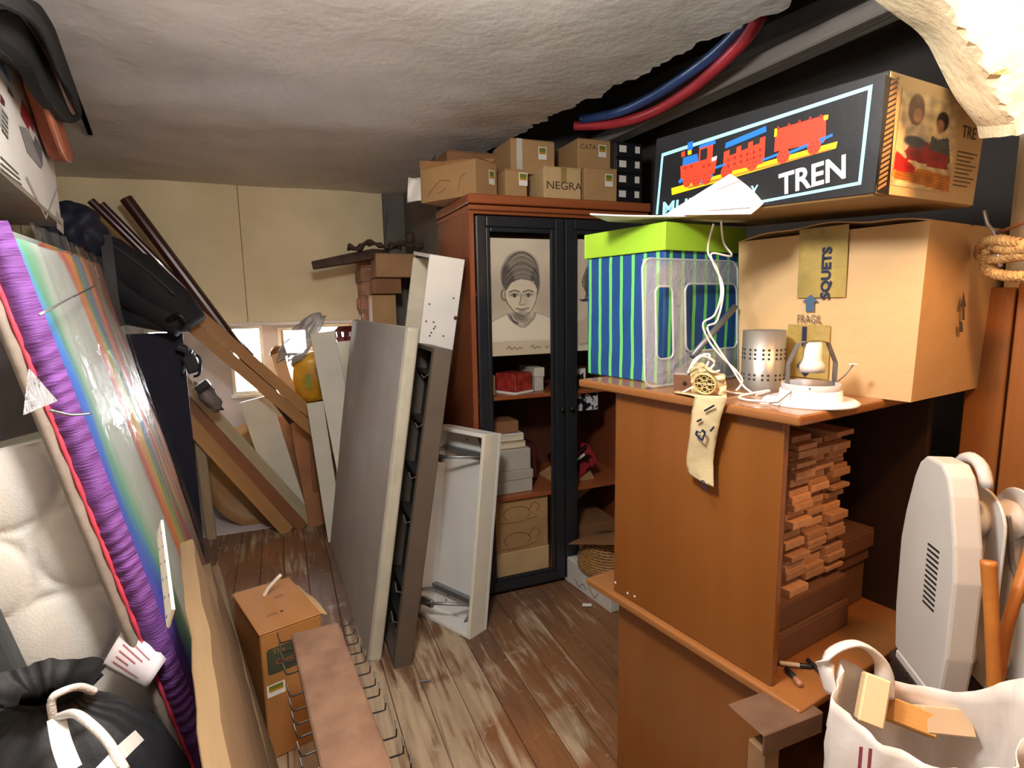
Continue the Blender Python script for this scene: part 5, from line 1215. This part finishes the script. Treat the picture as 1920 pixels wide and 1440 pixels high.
# white product box on the mattress tops
zb_ = 1.775
q = frame(DM(-.24, 2.48, zb_), -DV, UP)      # x towards the camera, y to the room? (UP x -DV = DU)
t = thing('product_box', 'big white product box with pictures on top of the mattresses', 'box', q)
BL, BHt = 1.22, .50
wbx = mt('white_carton', '#d9d8d4', .55, .05, 5); box('body', wbx, q, (0, BL, -.42, 0, .012, BHt), t, .003); box('base_edge', mt('grey_base', '#8f857a', .7, .15, 12), q, (.002, BL, -.42, .001, 0, .012), t, .001)
fm = q @ Matrix(((-1, 0, 0, 0), (0, 0, 1, 0), (0, 1, 0, 0), (0, 0, 0, 1)))   # face towards +DU: x reversed
def W(P, c_, z=.001): return decal('printed_shape', pxs(fm, *P), flat(c_, .5), fm, t, z)
W([(0, 100), (18, 150), (17, 155), (0, 128)], '#5f7a9a'); W([(0, 175), (8, 190), (8, 200), (0, 192)], '#5a2030'); W([(13, 158), (24, 178), (25, 185), (14, 172)], '#7a4a4a')
W([(0, 195), (14, 218), (15, 262), (0, 235)], '#9a9d9a'); W([(40, 185), (60, 225), (65, 262), (55, 248), (38, 215)], '#9a2433'); W([(35, 235), (48, 240), (80, 310), (76, 316), (50, 285)], '#8b8a8c', .0012); W([(56, 240), (78, 280), (79, 312), (62, 270)], '#5f6470', .0014); W([(54, 235), (64, 252), (62, 266), (52, 245)], '#d9d8d6', .0016)
W([(50, 330), (85, 405), (108, 345), (110, 348), (86, 412), (47, 334)], '#a39d98'); W([(105, 396), (118, 412), (119, 440), (106, 428)], '#b4aea6')
for j in range(4): W([(0 if j < 3 else 12, 292 + 12 * j), (34 + 3 * j, 325 + 10 * j), (34 + 3 * j, 328 + 10 * j), (0 if j < 3 else 12, 296 + 12 * j)], '#4a4a4a')
for j in range(5): W([(2, 205 + 9 * j), (14, 222 + 9 * j), (14, 225 + 9 * j), (2, 208 + 9 * j)], '#3a3a3a', .0013)
# dark leather bags hanging flat along the product box, upper corner out of the picture
def fold(P, k_, th):
    q_ = frame(DU * k_, DV, DU); S_ = [(p.x, p.y) for p in spline([(*onface(q_, x, y), 0) for x, y in P], 6)]
    hi = 2.30 - 0; S_ = [(x, min(y, 2.30)) for x, y in S_]
    return obj, prism([(-x0, y0) for x0, y0 in S_] if False else S_, th), q_
def leaf(nm, P, k_, th, m_, par):
    _, b, q_ = fold(P, k_, th); return obj(nm, bev(b, .003), m_, q_, par)
blea = mt('black_leather', '#0b0a0a', .75, .2, 8, .15, 60, spec=.2); brle = mt('brown_leather', '#120e0c', .75, .2, 8, .15, 60, spec=.2); tan = mt('orange_leather', '#a5522e', .45, .25, 9, .1, 60)
t = thing('satchel', 'black leather satchel with thin tan edging draped over the product box', 'bag', frame(DM(-.2, 1.8, 2.0), DV))
leaf('flap', [(-60, 10), (20, 20), (70, 70), (112, 150), (136, 214), (108, 228), (60, 180), (20, 110), (-60, 60)], -.20, .03, blea, t)
leaf('edging', [(-60, -20), (30, 10), (74, 66), (106, 130), (136, 206), (128, 208), (96, 130), (66, 72), (20, 18), (-60, 0)], -.17, .008, mt('tan_edge', '#7a4a34', .5), t)
leaf('body', [(-60, 0), (0, 20), (40, 80), (70, 150), (98, 232), (84, 224), (40, 150), (-60, 70)], -.235, .03, mt('black_lining', '#141416', .6), t)
t = thing('portfolio_case', 'dark brown leather case with several folded edges, uppermost by the ceiling', 'bag', frame(DM(-.2, 1.9, 2.1), DV))
leaf('cover', [(-60, -40), (40, -5), (70, 22), (118, 105), (158, 200), (152, 208), (120, 160), (70, 70), (20, 10), (-60, 0)], -.19, .02, brle, t)
leaf('cover', [(-60, -40), (30, 0), (62, 30), (108, 110), (142, 204), (134, 206), (100, 130), (60, 60), (10, 5), (-60, -5)], -.168, .016, brle, t)
leaf('inner_fold', [(-60, -40), (20, -10), (62, 25), (110, 105), (138, 176), (132, 180), (106, 140), (60, 50), (-60, -10)], -.15, .01, blea, t)
t = thing('leather_holder', 'orange tan leather holder hanging in front of the product box', 'holder', frame(PY(75, 220, 1.72), RU))
leaf('body', [(40, 150), (56, 150), (72, 180), (92, 240), (112, 296), (96, 300), (84, 280), (60, 210)], -.232, .04, tan, t)
leaf('side_strip', [(58, 152), (66, 160), (84, 200), (104, 250), (119, 297), (112, 292), (92, 240), (72, 180)], -.2, .012, mt('orange_edge', '#b96f45', .5), t)

# ================================================================ FLOOR: WINE CARTON, HOOKED BENCH, SCRAPS
O = PZ(507, 1428); Rr_ = PZ(590, 1400) - O; Xd = Vector((math.cos(math.radians(39)), math.sin(math.radians(39)), 0))
q = frame(O, Xd); q2 = q.inverted()
def onv(px, py): # on the vertical plane of the front face
    n = q.col[1].xyz; r = ray(px, py); return q2 @ (CAM + r * ((O - CAM).dot(n) / r.dot(n)))
HC, WC, DC = .455, .20, .34
t = thing('cardboard_box', 'tall brown wine carton standing on the floor by the timber', 'box', q)
ccol = mt('wine_card', '#a8743c', .7, .08, 5, .1, 50)
box('body', ccol, q, (0, WC, 0, DC, 0, HC - .006), t, .004); box('flap', ccol, q, (-.002, WC + .002, -.002, DC + .002, HC - .005, HC), t, .002)
obj('side_flap', grid(lambda a, c: Vector((WC + .002 + .03 * a, .03 + c * (DC - .05), HC - .01 + .01 * math.sin(c * 5) - .02 * a)), 3, 8, .003), card_l, q, t)
ff = FR(q); gr = flat('#3c4230', .6)
lg = decal('logo_panel', rr(*onface(ff, 503, 1268), *onface(ff, 562, 1196), .012), gr, ff, t, .0008)
lx, ly_ = onface(ff, 511, 1228); text('lettering', 'The', .026, flat('#9a7a48'), at(ff, lx, ly_, .0012), lg); lx, ly_ = onface(ff, 517, 1247); text('lettering', 'Choc', .028, flat('#a8552e'), at(ff, lx, ly_, .0012), lg)
(sx0, sy0), (sx1, sy1) = onface(ff, 502, 1310), onface(ff, 534, 1274); sticker(ff, sx0, sy0, sx1 - sx0, sy1 - sy0, t)
ftp = FT(q, HC)
for (a, c, w1, h1) in ((.05, .09, .035, .02), (.11, .2, .03, .02)): decal('tape_mark', rect(a, c, a + w1, c + h1), flat('#8a5a2a'), ftp, t, .0006)
decal('hole', disc(.10, .10, .006, 10), flat('#1c120a'), ftp, t, .0006)
hp = PZ(495, 1117, HC); obj('cord_stub', tube(spline([hp, hp + Vector((.02, .01, .03)), hp + Vector((.055, .03, .065))], 6), .007, 8), mt('rope_white', '#ddd2c2', .7, .1, 40), ID, t, True)
# bench with wire hooks
zB = .535; C1, C2, C3, C4 = PZ(545, 1187, zB), PZ(641, 1180, zB), PZ(604, 1440, zB), PZ(737, 1440, zB)
dirb = ((C3 - C1).normalized() + (C4 - C2).normalized()).normalized(); q = frame(C1, dirb, UP); wB = abs((q.inverted() @ C2).y); sg = 1 if (q.inverted() @ C2).y > 0 else -1
t = thing('hooked_bench', 'narrow brown suede topped plank with black wire hooks along both edges', 'bench', q)
sued = mt('brown_suede', '#7d5d49', .9, .2, 9, .25, 40, col2='#96745d')
LB = 1.05; yA, yB = (0, wB) if sg > 0 else (-wB, 0)
b = bev(bx(nb(), 0, LB, yA, yB, -.03, 0), .012, 3); obj('seat', b, sued, q, t)
for x in (.66, .98): box('leg', mt('bench_leg', '#4a3526', .6), q, (x, x + .045, yA + .02, yB - .02, -zB, -.03), t)
hk = flat('#17181a', .4)
for side, y0, sgn in ((0, 0, -sg), (1, wB * sg, sg)):
    for j in range(17):
        x = .02 + j * .052 + random.uniform(-.006, .006); s_ = sgn
        if (side, j) in ((1, 9), (0, 4)): continue
        P = [(x, y0 - .004 * s_, -.012), (x, y0 + .022 * s_, -.014), (x + .002, y0 + .030 * s_, -.012), (x - .006, y0 + .034 * s_, .0), (x - .02, y0 + .036 * s_, .010)]
        obj('wire_hook', tube(P, .0022, 5), hk, q, t)
tag(obj('paper_scrap', grid(lambda a, c: PZ(787 + 22 * a, 1277 + 3 * c - 3 * a, .003 + .003 * a), 4, 2, .002), flat('#77767a'), ID), 'small grey scrap lying on the bare floorboards', 'scrap')
tag(obj('paper_scrap', grid(lambda a, c: PZ(1092 + 17 * a, 1132 + 5 * c, .003 + .003 * math.sin(a * 3)), 4, 2, .002), white_pl, ID), 'tiny white paper scrap near the low white box', 'scrap')
# low white box, basket and torn card behind the shelf unit
O = PZ(1145, 1150); E_ = PZ(1058, 1086); q = frame(O, DU)
qx = frame(O, Vector(((E_ - O).y, -(E_ - O).x, 0))); LW = (E_ - O).length; hW = PL(1060, 1042, qx.col[0].xyz, O.dot(qx.col[0].xyz)).z
t = thing('cardboard_box', 'low white carton with pen scribbles on the floor by the cabinet', 'box', qx)
box('body', mt('white_card', '#cfcac2', .65, .08), qx, (0, .30, 0, LW, 0, hW), t, .003); fw_ = FL(qx, LW)
for P in ([(.10, .05), (.14, .02), (.17, .05), (.2, .03)], [(.22, .06), (.27, .02), (.3, .06)]): obj('pen_mark', tube([(p.x, p.y, .001) for p in spline([(a, c, 0) for a, c in P], 5)], .0016, 4), flat('#3a3028'), fw_, t)
bcen = qx @ Vector((.13, LW * .45, hW + .002)); q = frame(bcen, DU); t = thing('wicker_basket', 'upturned woven wicker basket on the low white carton', 'basket', q)
wick = wood('wicker', '#8a6236', '#ab8049', .6, 'x', 30, .0)
for i in range(12):
    f_ = i / 11; r = .155 - .06 * f_ ** 1.6; obj('woven_ring', tube([(r * math.cos(a) * (1 + .012 * math.sin(a * 24 + i * math.pi)), r * math.sin(a) * (1 + .012 * math.sin(a * 24 + i * math.pi)), .008 + .012 * i) for a in [2 * math.pi * j / 72 for j in range(72)]], .0066, 6, True), wick, q, t, True)
for j in range(24):
    a = 2 * math.pi * j / 24; obj('stake', tube([((.153 - .06 * f_ ** 1.6) * math.cos(a), (.153 - .06 * f_ ** 1.6) * math.sin(a), .002 + .142 * f_) for f_ in (0, .3, .6, .8, 1)], .005, 5), wick, q, t)
obj('base_disc', lathe([(.10, .138), (.10, .146), (.001, .147)], 28), wick, q, t, True)
q = frame(bcen + UP * .155, DU + DV * .2, UP + DV * .35 - DU * .1); t = thing('cardboard_sheet', 'torn brown card with a white paper flap over the wicker basket', 'cardboard', q)
obj('sheet', grid(lambda a, c: Vector((-.16 + a * .32, -.16 + c * .3, .02 * math.sin(a * 3 + c))), 8, 8, .004), card_d, q, t)
obj('paper_flap', grid(lambda a, c: Vector((-.155 + a * .22, -.16 - .05 * c, .012 * math.sin(a * 3) - .06 * c - .004)), 6, 4, .001), white_pl, q, t, True)

# ================================================================ RIGHT: HEATER, BAG, STICKS, ROPE, HOSES
Hb = PY(1795, 1268, 1.10); hz0 = Hb.z - .03
ang = Vector((.98, -.2, 0))          # fins stack towards the camera's right
q = frame(Vector((Hb.x - .02, Hb.y + .02, hz0)), ang)   # x along the fins, y away
t = thing('oil_heater', 'white oil filled radiator heater standing beside the shelf unit', 'heater', q)
he = mt('heater_white', '#cbc6bf', .4, .05, 6); hd = mt('heater_slot', '#1c1a19', .5)
pr = [(-.095, .0), (.095, .0), (.108, .10), (.110, .26), (.098, .33), (.072, .42), (.055, .455), (.03, .475), (-.03, .475), (-.055, .455), (-.072, .42), (-.098, .33), (-.110, .26), (-.108, .10)]
HX = Matrix(((0, 0, 1, 0), (1, 0, 0, 0), (0, 1, 0, 0), (0, 0, 0, 1)))
hi_ = [(.04 * math.cos(a), .415 + .028 * math.sin(a)) for a in [2 * math.pi * j / 14 for j in range(14)]]
obj('end_cover', bev(prism(pr, .05), .006, 2), he, q @ Matrix.Translation((-.05, .0, .02)) @ HX, t)
obj('carry_handle', tube([(-.05 + .07, .05 * math.cos(a), .455 + .045 * math.sin(a)) for a in [math.pi * j / 10 for j in range(11)]], .012, 8), he, q, t, True)
for j in range(12): box('vent_slot', hd, q @ HX @ Matrix.Translation((0, 0, 0)), (-.052 + .0, -.008, .315 - j * .0115, .319 - j * .0115, -.0512, -.0495), t, 0)
obj('foot', bev(bx(nb(), -.052, .03, -.085, .085, -.0, .022), .004), he, q, t)
fin = [(.075 * math.cos(a) * 1.0, .075 * math.sin(a)) for a in [math.pi * j / 12 for j in range(13)]]
finp = [(-.07, .04), (.07, .04), (.075, .34)] + [(.075 * math.cos(a), .37 + .07 * math.sin(a)) for a in [math.pi * j / 12 for j in range(13)]] + [(-.075, .34)]
for i in range(6):
    x = .045 + i * .062; f_ = obj('fin', bev(prism(finp, .006), .002), he, q @ Matrix.Translation((x, 0, 0)) @ HX, t)
    for zc, r in ((.375, .045), (.085, .045)): obj('oil_channel', lathe([(r * .8, -.062), (r * .92, -.045), (r * .78, -.031), (r * .92, -.015), (r * .8, 0)], 20), he, q @ Matrix.Translation((x, 0, zc)) @ Matrix.Rotation(math.pi / 2, 4, 'Y'), f_, True)
    box('oil_web', he, q, (x - .012, x + .018, -.022, .022, .09, .37), f_, .006, 2)
cable('grey heater flex looping around the radiator fins', [q @ Vector(v) for v in ((.062, -.05, .40), (.066, -.058, .36), (.075, -.06, .30), (.10, -.085, .22), (.14, -.10, .17), (.2, -.10, .12), (.26, -.09, .06))], .0055, mt('grey_flex', '#6a625c', .5), 'cable', 'power_cable')
# dark bench the heater stands on
qh = frame(Vector((Hb.x, Hb.y, hz0 - .001)), ang); t = thing('dark_crate', 'dark wooden crate carrying the white heater', 'crate', frame(Vector((Hb.x, Hb.y, 0)), ang))
dkw = wood('dark_crate_wood', '#2a211d', '#3d322c', .6, 'x', 10, .1)
for j in range(3): box('top_board', dkw, qh, (-.075, .42, -.12 + j * .085, -.04 + j * .085, -.02, 0), t, .003)
box('front_board', dkw, qh, (-.07, .41, -.12, -.10, -.20, -.02), t); box('end_board', dkw, qh, (-.07, -.05, -.10, .13, -.20, -.02), t)
for x, y in ((-.07, -.12), (.38, -.12), (-.07, .10), (.38, .10)): box('leg', dkw, qh, (x, x + .03, y, y + .03, -(hz0 - .001), -.2), t)
# wooden tool handles
han = wood('ash_handle', '#9a5a22', '#b9742f', .45, 'x', 10, .1)
def handle(label, P, r):
    S_ = [PY(*p) for p in P]; L_ = len(spline(S_, 6)); b = tube(spline(S_, 6), [r * (1.05 - .1 * math.sin(3 * i / L_)) for i in range(L_)], 14, False, None, .8); return tag(obj('tool_handle', b, han, ID, None, True), label, 'handle')
handle('upright ash tool handle with a drilled end sticking out of the bag', [(1853, 1052, .93), (1858, 1130, .92), (1862, 1220, .91), (1868, 1330, .90)], .0115)
handle('slanting ash tool handle leaning away from the upright one', [(1935, 1030, .96), (1905, 1120, .94), (1880, 1210, .93), (1862, 1330, .92)], .0125)
# white carrier bag with wood offcuts
cB = PY(1735, 1400, .86); q = frame(Vector((cB.x, cB.y, 0)), Vector((.95, -.3, 0))); t = thing('carrier_bag', 'white plastic carrier bag full of wood offcuts by the heater', 'bag', q)
bagw = mt('white_film', '#e6ddd6', .35, .05, 6, .5, 10); n_ = 80; b = nb(); Rg = []
zt0 = PY(1735, 1345, .86).z
for k_, (r, z) in enumerate(((.09, 0), (.13, .05), (.145, .2), (.15, .4), (.15, .55), (.148, zt0 - .16), (.148, zt0 - .13), (.148, zt0 - .10), (.147, zt0 - .075), (.145, zt0 - .05), (.14, zt0 - .02), (.138, zt0))):
    ring = []
    for j in range(n_):
        a = 2 * math.pi * j / n_; lift = 0
        if k_ >= 9:
            w_ = (k_ - 8) / 3; lift = w_ * (.085 * max(0, math.cos(a - .15)) ** 5 + .055 * max(0, math.cos(a - 2.7)) ** 6 - .02 * max(0, -math.sin(a)) ** 2)
        cr = .018 * noise.noise(Vector((math.cos(a) * 3, math.sin(a) * 3, z * 5))) + .010 * noise.noise(Vector((a * 6 + z * 9, z * 26, 1)))
        ring.append(b.verts.new(((r + cr) * math.cos(a) * 1.0, (r + cr) * math.sin(a) * .62, z + lift)))
    Rg.append(ring)
for A_, C_ in zip(Rg, Rg[1:]):
    for j in range(n_): b.faces.new((A_[j], A_[(j + 1) % n_], C_[(j + 1) % n_], C_[j]))
b.faces.new(Rg[0]); b.normal_update(); bmesh.ops.solidify(b, geom=b.faces[:], thickness=.0015)
obj('body', b, bagw, q, t, True)
obj('carry_loop', tube(spline([q @ Vector(v) for v in ((-.14, .02, zt0 - .0), (-.15, .03, zt0 + .06), (-.10, .05, zt0 + .085), (-.055, .06, zt0 + .05), (-.05, .05, zt0 - .01))], 6), .016, 10, False, None, .35), bagw, ID, t, True)
text('lettering', 'JI', .05, flat('#b0506a'), frame(PY(1603, 1436, .775), Vector((.95, -.3, 0)), Vector((-.3, -.95, 0))), t)
off1 = wood('pale_offcut', '#d9bd90', '#e6cfa6', .7, 'x', 12, .1)
def offcut(label, px, py, d, rot, dims, m_):
    qq = frame(PY(px, py, d), Vector((math.cos(rot), math.sin(rot) * .4, math.sin(rot))), Vector((-.2, -.8, .6))); return tag(obj('wood_offcut', bev(bx(nb(), -dims[0] / 2, dims[0] / 2, -dims[1] / 2, dims[1] / 2, -dims[2] / 2, dims[2] / 2), .003), m_, qq), label, 'wood', 'offcuts in the carrier bag')
offcut('pale square ended offcut sticking up by the bag loop', 1636, 1312, .90, 1.2, (.08, .04, .03), off1)
offcut('orange tinted curved offcut in the middle of the carrier bag', 1708, 1345, .91, -.35, (.075, .04, .03), wood('orange_offcut', '#c98f4a', '#dcab68', .6, 'x'))
offcut('beige flat offcut beside the bag handle with the tool handles', 1768, 1352, .91, -.1, (.085, .045, .035), mt('beige_offcut', '#cdb493', .7, .1))
# rope round the pier, hooks
ropem = mt('sisal_rope', '#c79a5e', .85, .25, 60, .8, 160)
def rope(label, P, r):
    S_ = spline(P, 14); b = nb()
    for k_ in range(3):
        Q_ = []
        for i, p in enumerate(S_):
            ax = (S_[min(i + 1, len(S_) - 1)] - S_[max(i - 1, 0)]).normalized(); a_ = ax.cross(UP + Vector((.01, 0, 0))).normalized(); c_ = ax.cross(a_); w_ = i * .9 + k_ * 2.094
            Q_.append(p + (a_ * math.cos(w_) + c_ * math.sin(w_)) * r * .55)
        tube(Q_, r * .62, 7, False, b)
    return tag(obj('rope_loop', b, ropem, ID, None, True), label, 'rope')
rope('upper loop of thick sisal rope around the pier', [PY(1985, 470, 1.16), PY(1920, 458, 1.2), PY(1870, 450, 1.27), PY(1845, 458, 1.32), PY(1838, 478, 1.34), PY(1862, 486, 1.3), PY(1920, 478, 1.2), PY(1985, 482, 1.14)], .011)
rope('lower loop of thick sisal rope hanging below the others', [PY(1852, 470, 1.31), PY(1848, 500, 1.32), PY(1870, 514, 1.27), PY(1920, 518, 1.2), PY(1985, 512, 1.14)], .011)
rope('middle turn of thick sisal rope around the pier', [PY(1860, 462, 1.29), PY(1890, 468, 1.24), PY(1930, 466, 1.18), PY(1985, 462, 1.13)], .010)
cable('bent metal hook standing above the rope loops', [PY(1845, 395, 1.32), PY(1852, 420, 1.31), PY(1866, 440, 1.29), PY(1872, 480, 1.27), PY(1876, 500, 1.27)], .004, mt('hook_steel', '#a59a90', .4, .1, metal=.5), 'hook', 'wall_hook')
cable('thin brown rod stuck out above the rope on the pier', [PY(1868, 438, 1.29), PY(1925, 415, 1.18)], .004, flat('#6b3c22', .4), 'rod', 'thin_rod', 1)
# hoses under the roof
def hose(label, P, r, c_): return tag(obj('water_hose', tube(spline([PZ(x, y, z) for x, y, z in P], 8), r, 12), mt('hose_' + c_, c_, .35, .06), ID, None, True), label, 'hose')
hose('red water hose sagging under the broken ceiling edge', [(1425, 30, 2.42), (1400, 70, 2.40), (1350, 122, 2.38), (1290, 172, 2.37), (1220, 212, 2.37), (1150, 232, 2.38), (1078, 236, 2.40)], .024, '#b8343f')
hose('blue water hose running beside the red hose', [(1400, 40, 2.44), (1350, 92, 2.42), (1290, 138, 2.41), (1225, 180, 2.41), (1160, 210, 2.41), (1090, 224, 2.42)], .022, '#2f4f8a')
